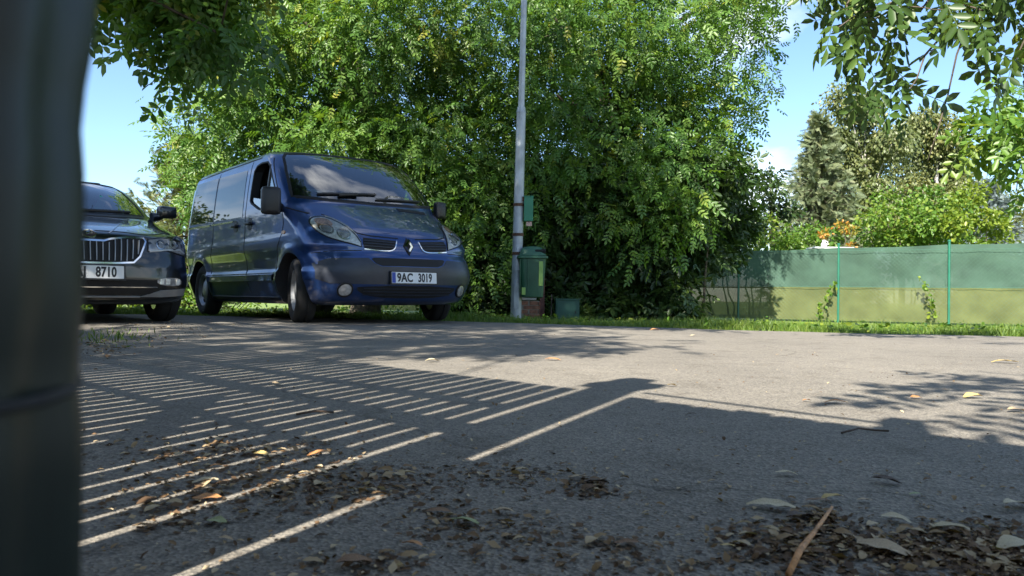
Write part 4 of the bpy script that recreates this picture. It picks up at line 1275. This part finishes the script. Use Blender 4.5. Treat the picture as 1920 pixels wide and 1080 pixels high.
def conifer(name, label, base, H, R0, mat, seed, tmpl=SPRAY, whorls=26, per=9, pts_per=14, droop=.35, up_tip=.2, group=None, z0=.04, power=1.0, size=(.7, 1.2)):
    rng = np.random.default_rng(seed)
    root = thing(name, label, 'tree', base, 0, group)
    part_tube('trunk', [(0, 0, -.1), (0, 0, H * .5), (0, 0, H * .98)], [H * .022, H * .014, .012], bark, root, 8)
    P, D = [], []
    br = bmesh.new()
    for i in range(whorls):
        t = i / whorls
        z = H * (z0 + (1 - z0) * t)
        rad = R0 * (1 - t) ** power * rng.uniform(.8, 1.1) + .08
        nb = max(4, int(per * (1 - .5 * t)))
        for k in range(nb):
            a = rng.uniform(0, 2 * math.pi)
            r_ = rad * rng.uniform(.75, 1.12)
            dirv = np.array((math.cos(a), math.sin(a), 0))
            q = []
            for s_ in np.linspace(.12, 1, pts_per):
                p = dirv * r_ * s_ + np.array((0, 0, z - droop * r_ * s_ + up_tip * r_ * s_ ** 3))
                P.append(p + rng.normal(size=3) * .06 * (r_ * .3 + .2)); D.append(dirv * .7 + rng.normal(size=3) * .45 + np.array((0, 0, -.15 + .5 * up_tip)))
            bm_tube(br, [Vector((0, 0, z)), Vector(dirv * r_ * .5 + np.array((0, 0, z - droop * r_ * .5))), Vector(dirv * r_ * .95 + np.array((0, 0, z - droop * r_ * .95 + up_tip * r_ * .85)))], [.02, .012, .005], 4, False)
    from_bm('branches', br, bark, root)
    P = np.array(P); D = np.array(D)
    T = np.clip(.5 + rng.normal(size=len(P)) * .2, 0, 1)
    V, F, T = scatter(tmpl, P, D, rng.uniform(size[0], size[1], len(P)), rng, T, .5)
    link('crown', fast_mesh('crown', V, F, T), mat, root)
    return root
def base_at(u, Y, v=600):
    p = at(u, v, Y); p.z = -.12
    return p
def height_at(v, Y): return at(960, v, Y).z + .12

b = base_at(350, 18.5)
conifer('pine_tree', 'young light green pine with upright shoots between the black car and the van', b, height_at(262, 18.5), 2.2, G8, 41, SPRAY, 30, 12, 15, .1, .55, power=.75, size=(.6, 1.0))
b = base_at(1535, 26)
conifer('spruce_tree', 'grey green spruce with drooping boughs behind the fence beside the tall birch', b, height_at(205, 26), 2.3, G5, 42, SPRAY, 46, 15, 12, .5, .22, power=.85, size=(.8, 1.3))
b = base_at(1850, 24)
conifer('blue_spruce', 'pale blue spruce showing above the right end of the fence', b, height_at(322, 24), 1.55, G6, 43, SPRAY, 24, 13, 14, .2, .2, power=.7)
def leafy_tree(name, label, u, Y, rows, Ys, rad, per, mat, seed, tb, r0, size, group=None, tm=SMALL, droop=.5):
    b = base_at(u, Y)
    root = thing(name, label, 'tree', b, 0, group)
    cl = px_clumps(rows, Ys, rad, seed)
    top = max(c[0][2] for c in cl)
    part_tube('trunk', [(0, 0, -.1), (.05, 0, top * .45), (-.03, 0, top * .95)], [r0, r0 * .7, r0 * .15], tb, root, 8)
    crown_from('crown', cl, per, tm, mat, root, seed + 50, droop=droop, size=size)
    limbs('limbs', b, [(Vector((b.x, b.y, max(.5, c[0][2] * .65))), Vector(c[0]), .04) for c in cl[::4]], .05, tb, root, seed, lift=.0)
    return root
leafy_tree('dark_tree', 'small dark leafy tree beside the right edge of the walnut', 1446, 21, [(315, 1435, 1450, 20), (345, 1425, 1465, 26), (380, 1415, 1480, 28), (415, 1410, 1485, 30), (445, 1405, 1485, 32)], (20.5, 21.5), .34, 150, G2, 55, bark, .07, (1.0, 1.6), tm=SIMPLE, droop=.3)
leafy_tree('birch_tree', 'tall hazy birch with hanging twigs behind the spruce', 1620, 31, [(205, 1570, 1625, 36), (245, 1550, 1660, 40), (290, 1545, 1680, 42), (335, 1550, 1690, 44), (380, 1560, 1700, 46), (425, 1570, 1700, 50)], (30, 32), .85, 1400, G4, 51, birch_bark, .13, (1.3, 2.2), droop=.9)
leafy_tree('birch_tree', 'slender birch with a rounded top behind the near hanging branch at right', 1755, 34, [(215, 1730, 1775, 34), (255, 1715, 1800, 38), (300, 1705, 1815, 40), (345, 1700, 1815, 44), (390, 1700, 1815, 48), (430, 1700, 1815, 50)], (33, 35), .92, 1400, G4, 52, birch_bark, .13, (1.4, 2.3), droop=.9)
leafy_tree('far_tree', 'broad pale olive tree filling the bank between the two birches', 1690, 40, [(265, 1590, 1650, 44), (300, 1560, 1700, 46), (330, 1680, 1860, 50), (345, 1540, 1720, 48), (375, 1660, 1900, 52), (400, 1540, 1720, 50), (420, 1700, 1900, 54)], (38, 41), 1.2, 620, G4, 56, bark, .16, (1.4, 2.4), droop=.7)
leafy_tree('far_tree', 'olive brown tree beyond the blue spruce at the right edge', 1905, 30, [(360, 1880, 1960, 44), (400, 1880, 1990, 46), (440, 1870, 1990, 50)], (29, 31), .85, 380, G4, 53, bark, .12, (1.1, 1.8))
leafy_tree('far_tree', 'dark green trees filling the view low behind the spruce', 1480, 38, [(390, 1420, 1720, 60), (430, 1390, 1760, 60), (460, 1390, 1960, 70)], (37, 40), 1.25, 420, G5, 54, bark, .12, (1.5, 2.4))

GB = 'shrubs showing over the net fence'
make_bush('garden_shrub', 'broad bright green shrub above the fence, largest of the garden bushes', 'shrub', [(390, 1660, 1770, 42), (420, 1620, 1810, 42), (450, 1610, 1820, 42), (490, 1610, 1820, 46)], (18.5, 20), .42, 330, SIMPLE, G3, 61, GB, size=(.8, 1.5))
make_bush('garden_shrub', 'yellow green shrub above the fence in front of the blue spruce', 'shrub', [(385, 1790, 1845, 34), (420, 1790, 1880, 36), (455, 1790, 1900, 38)], (18, 19.5), .38, 330, SIMPLE, leaf_mat('lime_leaf', [(0, (.09, .16, .02)), (.5, (.15, .22, .025)), (1, (.25, .27, .04))], trans=.4), 62, GB, size=(.8, 1.4))
make_bush('garden_shrub', 'mixed olive shrubs above the fence beside the dark drooping shrub', 'shrub', [(440, 1390, 1540, 36), (465, 1270, 1560, 36), (490, 1250, 1560, 40)], (18, 19.5), .36, 300, SIMPLE, G3, 63, GB, size=(.7, 1.2))
make_bush('flower_bush', 'orange flowering bush just above the fence top', 'flowers', [(452, 1562, 1596, 22), (464, 1550, 1620, 26)], (17.8, 18.6), .14, 80, SIMPLE, G7, 64, None, size=(.6, 1.0))
def make_garden_table():
    c = at(1556, 466, 17.2)
    root = thing('garden_table', 'pale garden table just showing over the fence below the orange flowers', 'table', (c.x, c.y, -.11))
    pale = simple('pale_plastic', (0.62, 0.66, 0.64), 0.5, vary=.06)
    h = c.z + .11
    part_box('tabletop', (0, 0, h), (.85, .5, .04), pale, root, None, .012)
    for sx in (-1, 1):
        for sy in (-1, 1): part_box('leg', (sx * .36, sy * .2, h / 2 - .01), (.05, .05, h - .03), post_green, root, None, .006)
    root2 = thing('jug', 'white jug standing on the pale garden table behind the fence', 'jug', (c.x - .13, c.y, -.11 + h + .02))
    bm = bmesh.new(); bm_lathe(bm, [(.035, 0), (.055, .01), (.06, .07), (.03, .13), (.034, .16), (.028, .16), (.02, .13)], 16)
    from_bm('jug_body', bm, plate_white, root2, True)
    part_tube('jug_handle', [(.05, 0, .05), (.09, 0, .07), (.085, 0, .12), (.03, 0, .145)], .009, plate_white, root2, 6)
make_garden_table()

# ------------------------------------------------------------------ overhanging walnut at left (throws the shade over the vehicles)
def make_overhang():
    b = Vector((-9.2, 3.6, 0))
    root = thing('overhanging_walnut', 'shaded walnut boughs hanging in at the top left above the cars', 'tree', b)
    trunk(root, 4.6, .28, bark, (.5, 0), 12)
    rng = random.Random(77)
    cl = []
    for i in range(64):
        x = rng.uniform(-9.5, -1.4); y = rng.uniform(-.6, 5.6); z = rng.uniform(4.9, 8.2)
        if x > -3.2 and y < 1.2: continue
        r = rng.uniform(.8, 1.2)
        cl.append(((x, y, z), (r, r, r * .7), rng.uniform(.7, 1.1)))
    for i in range(18):
        r = rng.uniform(.9, 1.2)
        cl.append(((rng.uniform(-3.8, -.2), rng.uniform(4.2, 6.6), rng.uniform(7.2, 9.6)), (r, r, r * .7), 1.1))
    # low dense boughs between the sun and the car park before the van, the van and the bin
    tg = [gnd(u, v) for u, v in ((250, 640), (330, 620), (420, 628), (520, 640), (600, 622), (650, 640), (720, 632), (780, 648), (840, 625), (870, 648), (930, 636), (980, 650), (1020, 636), (1060, 642), (900, 612), (700, 612), (470, 612), (560, 655))]
    tg += [at(985, 520, 11), at(995, 470, 11), at(968, 400, 11), at(700, 420, 8.2), at(640, 540, 8.6), at(800, 520, 8.0), at(450, 480, 9.6), at(380, 500, 11), at(300, 480, 8), at(230, 520, 7.6), at(420, 580, 9.8), at(700, 350, 9.2)]
    tg += [gnd(u, v) + Vector((0, .9, 0)) for u, v in ((980, 606), (1060, 610), (1130, 613), (1200, 616), (1270, 618), (1340, 621))]
    for q_, t_ in enumerate(tg):
        for j in range(1 if q_ < 18 else 2):
            k = rng.uniform(6.4, 8.6)
            p = t_ - SUN_DIR * k + Vector((rng.uniform(-.25, .25), rng.uniform(-.25, .25), 0))
            r = rng.uniform(.5, .75)
            cl.append(((p.x, p.y, p.z), (r, r, r * .6), .75))
    rows = [(-120, 130, 500, 75), (-75, 140, 470, 60), (-30, 195, 440, 56), (15, 285, 425, 52), (60, 345, 420, 50)]
    low = px_clumps(rows, (7.4, 8.6), .34, 78, 16) + px_clumps([(85, 290, 330, 40), (130, 315, 345, 40), (180, 330, 355, 40), (40, 185, 215, 40)], (7.6, 8.2), .14, 79, 8, w=.16)
    up = px_clumps([(-150, 60, 480, 90), (-240, 0, 480, 110)], (6.6, 8.4), .55, 80, 20)
    crown_from('crown', cl, 90, C_near, G1, root, 81)
    crown_from('low_boughs', low + up, 62, C_near, G1, root, 82, droop=.7)
    tp = [(b + Vector((.5, 0, 3.4 + .4 * (i % 4))), Vector(c[0]), .08) for i, c in enumerate(cl[::3])]
    tp += [(b + Vector((.5, 0, 4.0)), Vector(c[0]), .045) for c in low[::5]]
    limbs('limbs', b, tp, .08, bark, root, 13, sub=2)
make_overhang()
def make_right_tree():
    b = Vector((6.2, 1.4, 0))
    root = thing('hanging_branch_tree', 'near walnut branch with large leaves hanging in at the top right', 'tree', b)
    trunk(root, 3.6, .16, bark, (-.3, .2), 15)
    rows = [(-110, 1530, 1980, 60), (-55, 1550, 1960, 46), (-10, 1565, 1940, 44), (30, 1575, 1700, 46), (40, 1800, 1930, 44), (70, 1600, 1690, 46), (90, 1880, 1930, 40), (115, 1630, 1690, 46), (155, 1650, 1700, 46), (200, 1690, 1735, 46)]
    near = px_clumps(rows, (4.6, 5.5), .15, 90, 14)
    crown_from('near_leaves', near, 7.0, compound(3, .125, .052, .22), G9, root, 91, droop=.6, out=.4, size=(.6, .95))
    mid = px_clumps([(175, 1865, 1960, 42), (215, 1850, 1960, 44), (250, 1825, 1960, 44), (280, 1850, 1950, 44), (345, 1905, 1950, 34)], (7.6, 8.4), .19, 92, 10)
    crown_from('mid_leaves', mid, 15, C_near, G3, root, 93, droop=.6)
    rng = random.Random(94)
    over = []
    for i in range(9):
        over.append(((rng.uniform(-.15, 1.3), rng.uniform(-1.5, -.5), rng.uniform(2.6, 3.1)), (.32, .32, .22), 1))
    for i in range(14):
        over.append(((rng.uniform(1.6, 7.5), rng.uniform(-2.2, 1.2), rng.uniform(3.2, 5.5)), (.7, .7, .5), 2.4))
    crown_from('high_leaves', over, 26, C_near, G1, root, 95)
    tp = [(b + Vector((-.3, .2, 3.0)), Vector((2.9, 5.0, 2.35)), .05), (Vector((2.9, 5.0, 2.35)), at(1690, 190, 5.0), .012), (Vector((2.9, 5.0, 2.35)), at(1740, 300, 5.0), .010), (Vector((2.9, 5.0, 2.35)), at(1560, 60, 5.0), .012), (Vector((3.3, 4.8, 2.4)), at(1900, 130, 5.0), .014), (b + Vector((-.3, .2, 2.6)), at(1905, 250, 8), .03), (at(1905, 250, 8), at(1912, 380, 8), .012), (b + Vector((-.3, .2, 3.2)), Vector((.4, -1.0, 2.9)), .05)]
    tp += [(at(1700 + random.uniform(-120, 150), 20, 5.0), Vector(c[0]), .006) for c in near[::4]]
    limbs('limbs', b, tp, .05, bark, root, 96, lift=.12)
make_right_tree()

# ------------------------------------------------------------------ grass, weeds, vines
def make_grass():
    rng = np.random.default_rng(101)
    N = 78000
    x = rng.uniform(-9, 12, N); d = rng.exponential(1.6, N)
    ex = np.interp(x, [e[0] for e in EDGE], [e[1] for e in EDGE])
    y = ex + d - .05
    keep = y < 17; x, y, d, ex = x[keep], y[keep], d[keep], ex[keep]; n = len(x)
    z = np.array([ground_z(a, b_) for a, b_ in zip(x, y)])
    patchy = .75 + .45 * np.sin(x * 2.1) * np.sin(y * 1.7 + x)
    h = rng.uniform(.06, .15, n) * patchy * np.where(d < .12, .7, 1)
    a = rng.uniform(0, 2 * math.pi, n); w = rng.uniform(.004, .008, n)
    bx, by = np.cos(a) * w, np.sin(a) * w
    lx, ly = rng.normal(size=n) * .4 * h, rng.normal(size=n) * .4 * h
    V = np.stack([np.stack([x - bx, y - by, z], 1), np.stack([x + bx, y + by, z], 1), np.stack([x + lx, y + ly, z + h], 1)], 1).reshape(-1, 3)
    F = np.arange(3 * n).reshape(-1, 3)
    T = np.repeat(np.clip(.5 + .25 * rng.normal(size=n) + .15 * np.sin(x * 1.3), 0, 1), 3)
    gm = leaf_mat('grass_blade', [(0, (.045, .09, .012)), (.5, (.10, .18, .022)), (1, (.22, .27, .05))], trans=.3, rough=.5)
    o = link('grass', fast_mesh('grass', V, F, T), gm)
    tag(o, 'mown green grass of the verge along the far edge of the asphalt', 'grass', None, 'stuff')
    # low broad-leaved weeds on the verge
    N = 2600
    x = rng.uniform(-9, 11, N); y = np.interp(x, [e[0] for e in EDGE], [e[1] for e in EDGE]) + .15 + rng.exponential(2.0, N)
    k = y < 16.5; x, y = x[k], y[k]
    P = np.stack([x, y, np.array([ground_z(a_, b_) for a_, b_ in zip(x, y)]) + rng.uniform(.02, .10, len(x))], 1)
    D = rng.normal(size=P.shape) * np.array((1, 1, .4))
    V, F, T = scatter(leaflet(.07, .045), P, D, rng.uniform(.5, 1.1, len(P)), rng, rng.random(len(P)), .7)
    o = link('verge_weeds', fast_mesh('verge_weeds', V, F, T), G3)
    tag(o, 'low broad leaved weeds scattered through the verge grass', 'weeds', None, 'stuff')
make_grass()
def make_vine(label, pts, seed, leaves):
    rng = np.random.default_rng(seed)
    P = [at(u, v, Y) for u, v, Y in pts]
    root = thing('climbing_weed', label, 'plant', P[0], 0, 'bindweed on the net fence')
    Q = [p - P[0] for p in P]
    part_tube('stem', Q, .006, simple('vine_stem', (.09, .13, .03), .7), root, 5)
    seg = [np.array(q) for q in Q]; L = []
    for i in range(leaves):
        t = rng.random() * (len(seg) - 1); k = int(t); L.append(seg[k] + (seg[k + 1] - seg[k]) * (t - k) + rng.normal(size=3) * .03)
    L = np.array(L); D = rng.normal(size=L.shape) + np.array((0, -.4, -.4))
    V, F, T = scatter(leaflet(.09, .08, .2), L, D, rng.uniform(.6, 1.1, leaves), rng, rng.uniform(.3, 1, leaves), .5)
    link('leaves', fast_mesh('leaves', V, F, T), G3, root)
make_vine('bindweed climbing the netting just left of the middle fence post', [(1534, 596, 15.55), (1540, 575, 15.55), (1548, 557, 15.5), (1560, 541, 15.5), (1567, 533, 15.5)], 111, 46)
make_vine('thin leaning bindweed climbing the netting left of the right fence post', [(1756, 598, 14.75), (1744, 578, 14.75), (1747, 556, 14.75), (1738, 538, 14.75), (1724, 520, 14.75)], 112, 40)

make_bush('added_hedge', 'unseen tall hedge added behind the black car to darken reflections in the van', 'hedge', [(590, -800, 150, 60), (540, -800, 140, 60), (490, -800, 130, 60), (440, -800, 120, 60), (390, -800, 110, 62), (350, -800, 60, 65)], (16.6, 18.2), .62, 330, SIMPLE, G2, 145, None, 10, size=(1.1, 1.8))  # hidden hedge, added so the van's side has something dark to reflect

# ------------------------------------------------------------------ fallen leaves and litter on the asphalt
DRY = leaf_mat('dry_leaf', [(0, (.065, .040, .024)), (.35, (.17, .105, .055)), (.6, (.29, .20, .105)), (.8, (.40, .31, .19)), (1, (.50, .41, .27))], trans=.12, rough=.7, spec=.25)
def curled(L, Wd, curl, seed):
    rng = random.Random(seed)
    V = []; nx = 6
    for i in range(nx + 1):
        t = i / nx
        w = Wd * math.sin(math.pi * (.06 + .9 * t)) ** .8 * .5
        bend = curl * L * (math.sin(math.pi * t) * .5 + .35 * (t - .3) ** 2)
        for s_ in (-1, -.45, 0, .45, 1):
            V.append((L * (t - .5), w * s_ * (1 + .12 * rng.uniform(-1, 1)), bend + curl * 1.1 * abs(s_) ** 2 * w + rng.uniform(-.02, .03) * L))
    F = [(i * 5 + k, (i + 1) * 5 + k, (i + 1) * 5 + k + 1, i * 5 + k + 1) for i in range(nx) for k in range(4)]
    V = np.array(V); V[:, 2] -= V[:, 2].min()
    return V, np.array(F)
def frag(L, Wd):
    v = np.array([(-.5 * L, 0, 0), (-.1 * L, .5 * Wd, .18 * L), (.5 * L, .1 * Wd, .10 * L), (.05 * L, -.5 * Wd, .02 * L)])
    return v, np.array([(0, 1, 2, 3)])
def make_litter():
    rng = np.random.default_rng(121)
    # (px, py, spread_x, spread_y, count)
    blobs = [(450, 850, 190, 28, 420), (520, 920, 190, 34, 520), (720, 905, 140, 26, 240), (960, 890, 90, 16, 130), (300, 960, 90, 30, 120), (870, 985, 90, 22, 90), (980, 1010, 140, 30, 110), (1110, 915, 45, 16, 110), (1165, 1030, 80, 24, 60),
             (1500, 1010, 130, 30, 350), (1650, 1035, 200, 30, 620), (1830, 1015, 120, 30, 400), (1880, 1060, 120, 26, 420), (1540, 975, 40, 12, 120), (700, 1060, 80, 20, 70), (240, 640, 80, 18, 260), (330, 610, 90, 12, 160), (180, 655, 40, 14, 160), (1250, 1060, 200, 20, 70)]
    P, S, T = [], [], []
    for (u, v, su, sv, n) in blobs:
        n = int(n * .5)
        uu = rng.normal(u, su * .7, n); vv = np.clip(rng.normal(v, sv * .6, n), 592, 1180)
        for a, b_ in zip(uu, vv):
            g = gnd(a, b_); P.append((g.x, g.y, .003))
            S.append((.12 + .60 * rng.random() ** 3) * min(1.5, max(.8, (g.y / 1.4) ** .5))); T.append(np.clip(rng.beta(1.7, 1.5), 0, 1))
    n = 1500
    for i in range(n):
        g = gnd(rng.uniform(140, 1920), 592 + 500 * rng.random() ** 1.3)
        P.append((g.x, g.y, .002)); S.append(rng.uniform(.08, .32)); T.append(rng.random())
    P = np.array(P); S = np.array(S); T = np.array(T)
    D = rng.normal(size=P.shape) * np.array((1, 1, .15))
    k = rng.random(len(P)) < .55
    V1, F1, T1 = scatter(frag(.034, .018), P[k], D[k], S[k], rng, T[k], .75)
    V2, F2, T2 = scatter(curled(.05, .026, .20, 3), P[~k], D[~k], S[~k] * .9, rng, T[~k], .85)
    V = np.concatenate([V1, V2]); F = np.concatenate([F1, F2 + len(V1)]); T_ = np.concatenate([T1, T2])
    o = link('leaf_litter', fast_mesh('leaf_litter', V, F, T_), DRY)
    tag(o, 'brown crumbled leaf litter strewn in drifts over the asphalt', 'leaf litter', None, 'stuff')
    # damp dark humus specks under the drifts
    Q = []
    for (u, v, su, sv, n) in blobs:
        for a, b_ in zip(rng.normal(u, su * .7, int(n * .9)), np.clip(rng.normal(v, sv * .8, int(n * .9)), 592, 1180)):
            g = gnd(a, b_); Q.append((g.x, g.y, .001))
    Q = np.array(Q); D = rng.normal(size=Q.shape) * np.array((1, 1, .1))
    V, F, T_ = scatter(frag(.014, .009), Q, D, rng.uniform(.3, 1.1, len(Q)), rng, rng.uniform(0, .3, len(Q)), .8)
    o = link('humus_crumbs', fast_mesh('humus_crumbs', V, F, T_), DRY)
    tag(o, 'fine dark crumbs of rotted leaves under the drifts on the asphalt', 'leaf litter', None, 'stuff')
    # tufts of grass in the drift before the black car
    N = 160
    P = np.array([tuple(gnd(a, b_)) for a, b_ in zip(rng.normal(200, 40, N), rng.normal(636, 8, N))])
    D = rng.normal(size=P.shape) * .5 + np.array((0, 0, 1.0))
    bl = (np.array([(0, -.004, 0), (.5, -.004, 0), (1, 0, 0), (.5, .004, 0)]) * np.array((.05, 1, 1)), np.array([(0, 1, 2, 3)]))
    V, F, T_ = scatter(bl, P, D, rng.uniform(.5, 1.2, N), rng, rng.random(N), .3)
    o = link('weed_tuft', fast_mesh('weed_tuft', V, F, T_), MATS['grass_blade'])
    tag(o, 'small tufts of grass among the litter before the black car', 'grass', None, 'stuff')
make_litter()
COLS = {'pale': (.50, .43, .28), 'yellow': (.52, .38, .14), 'orange': (.46, .22, .08), 'brown': (.20, .115, .06), 'dark': (.07, .045, .03), 'green': (.28, .32, .15), 'tan': (.40, .30, .18)}
def make_fallen_leaves():
    mats = {k: simple('fallen_' + k, c, 0.65, vary=.35, scale=60, bump=.3, bscale=120) for k, c in COLS.items()}
    shapes = []
    for i in range(5):
        v, f = curled(1.0, .42 + .05 * i, .12 + .06 * (i % 3), 200 + i)
        shapes.append((v, f))
    cache = {}
    L = [(1445, 955, 84, 'pale', 'large pale flat leaf nearest the twig in the right foreground'),
         (1475, 893, 38, 'pale', 'pale leaf alone above the right foreground litter'),
         (1560, 940, 42, 'yellow', 'yellowish curled leaf at the tip of the orange stalk'),
         (1622, 943, 26, 'tan', 'small tan leaf just right of the yellowish curled leaf'),
         (1680, 980, 46, 'pale', 'pale folded leaf standing clear at the edge of the right litter drift'),
         (1718, 932, 26, 'green', 'small greenish leaf standing upright on bare asphalt at right'),
         (1905, 952, 54, 'pale', 'pale green leaf cut by the right edge of the picture'),
         (1662, 908, 48, 'dark', 'dark shrivelled leaf on bare asphalt at right'),
         (1365, 1030, 28, 'yellow', 'small yellow leaf standing alone left of the right drift'),
         (772, 1028, 42, 'orange', 'orange yellow leaf standing up in the middle foreground'),
         (822, 965, 48, 'brown', 'brown leaf lying above the middle foreground litter'),
         (405, 985, 48, 'green', 'grey green curled leaf below the left drift'),
         (422, 1018, 28, 'tan', 'tan leaf on bare asphalt at lower left'),
         (388, 940, 48, 'orange', 'glowing orange leaf in the broad strip of sun at left'),
         (490, 857, 30, 'yellow', 'yellow leaf in the left drift crossed by a thin sun stripe'),
         (597, 855, 42, 'orange', 'orange leaf at the right end of the left drift'),
         (385, 908, 44, 'pale', 'pale leaf on top of the left drift'),
         (1118, 912, 52, 'dark', 'dark curled leaf on the small heap in the middle'),
         (1175, 1025, 48, 'brown', 'thick brown leaf lying below the small middle heap'),
         (1260, 725, 18, 'yellow', 'bright yellow leaf in the sun right of the shadow bump'),
         (1037, 676, 30, 'orange', 'orange leaf on sunlit asphalt below the bin'),
         (1566, 757, 34, 'orange', 'orange leaf in sun just above the long fence shadow at right'),
         (1512, 754, 16, 'orange', 'tiny orange leaf left of the larger one above the fence shadow'),
         (1718, 748, 24, 'orange', 'reddish leaf among the leaf shadows at right'),
         (1825, 747, 34, 'yellow', 'ochre leaf among the leaf shadows at right'),
         (1884, 681, 38, 'yellow', 'ochre leaf farthest right on the sunlit asphalt'),
         (1906, 773, 34, 'tan', 'tan leaf at the right edge where sun meets shade'),
         (1228, 620, 18, 'orange', 'small orange leaf by the verge edge'),
         (1300, 630, 14, 'pale', 'tiny pale leaf by the verge edge'),
         (811, 679, 28, 'pale', 'pale leaf in sun in front of the van'),
         (515, 722, 28, 'tan', 'tan leaf among the upper sun stripes'),
         (870, 985, 60, 'green', 'torn dark green leaf in the middle foreground litter'),
         (664, 1064, 70, 'brown', 'big crumpled brown leaf at the bottom edge left of centre'),
         (1085, 900, 40, 'tan', 'tan leaf on top of the small middle heap'),
         (945, 965, 40, 'tan', 'curled tan leaf between the two middle heaps'),
         (1535, 945, 44, 'brown', 'brown curled leaf left of the yellowish one'),
         (1500, 975, 60, 'dark', 'dark leaf lying across the orange stalk'),
         (1780, 1000, 60, 'pale', 'pale long leaf on the right litter drift'),
         (1660, 1038, 90, 'tan', 'long tan leaf across the bottom right drift'),
         (1900, 1030, 60, 'pale', 'pale leaf at the bottom right corner'),
         (1318, 815, 18, 'tan', 'tiny tan leaf in the fence shade right of centre'),
         (1295, 780, 20, 'dark', 'tiny dark leaf just inside the fence shade')]
    rng = random.Random(131)
    for i, (u, v, px, c, lab) in enumerate(L):
        g = gnd(u, v); dist = g.length
        key = (i % 5, c)
        if key not in cache:
            me = fast_mesh('fallen_leaf', shapes[i % 5][0], shapes[i % 5][1]); me.materials.append(mats[c]); cache[key] = me
            me.shade_smooth()
        o = bpy.data.objects.new('fallen_leaf', cache[key]); COL.objects.link(o)
        s_ = px * dist / 1500
        o.scale = (s_, s_, s_); o.location = (g.x, g.y, .004)
        o.rotation_euler = (rng.uniform(-.15, .15), rng.uniform(-.12, .12), rng.uniform(-.5, .5) + (math.pi if rng.random() < .5 else 0))
        tag(o, lab, 'leaf', 'single fallen leaves on the asphalt')
    # leaf stalks and twigs
    def twig(label, pts, r_, mat):
        P = [gnd(u, v) for u, v in pts]
        bm = bmesh.new(); bm_tube(bm, [p - P[0] + Vector((0, 0, .004 + .004 * (i % 2))) for i, p in enumerate(P)], r_, 6)
        o = from_bm('twig', bm, mat, None, True); o.location = P[0]
        tag(o, label, 'twig')
    twig('stout orange brown stalk pointing away in the right foreground', [(1478, 1085), (1500, 1045), (1530, 1000), (1560, 962)], [.0035, .004, .003, .002], mats['orange'])
    twig('thin curved dark twig lying in the fence shade at right', [(1578, 815), (1610, 810), (1640, 810), (1666, 815)], .0022, mats['dark'])
    twig('short dark twig across the sun stripes at left', [(556, 780), (590, 777), (626, 776)], .003, mats['dark'])
make_fallen_leaves()
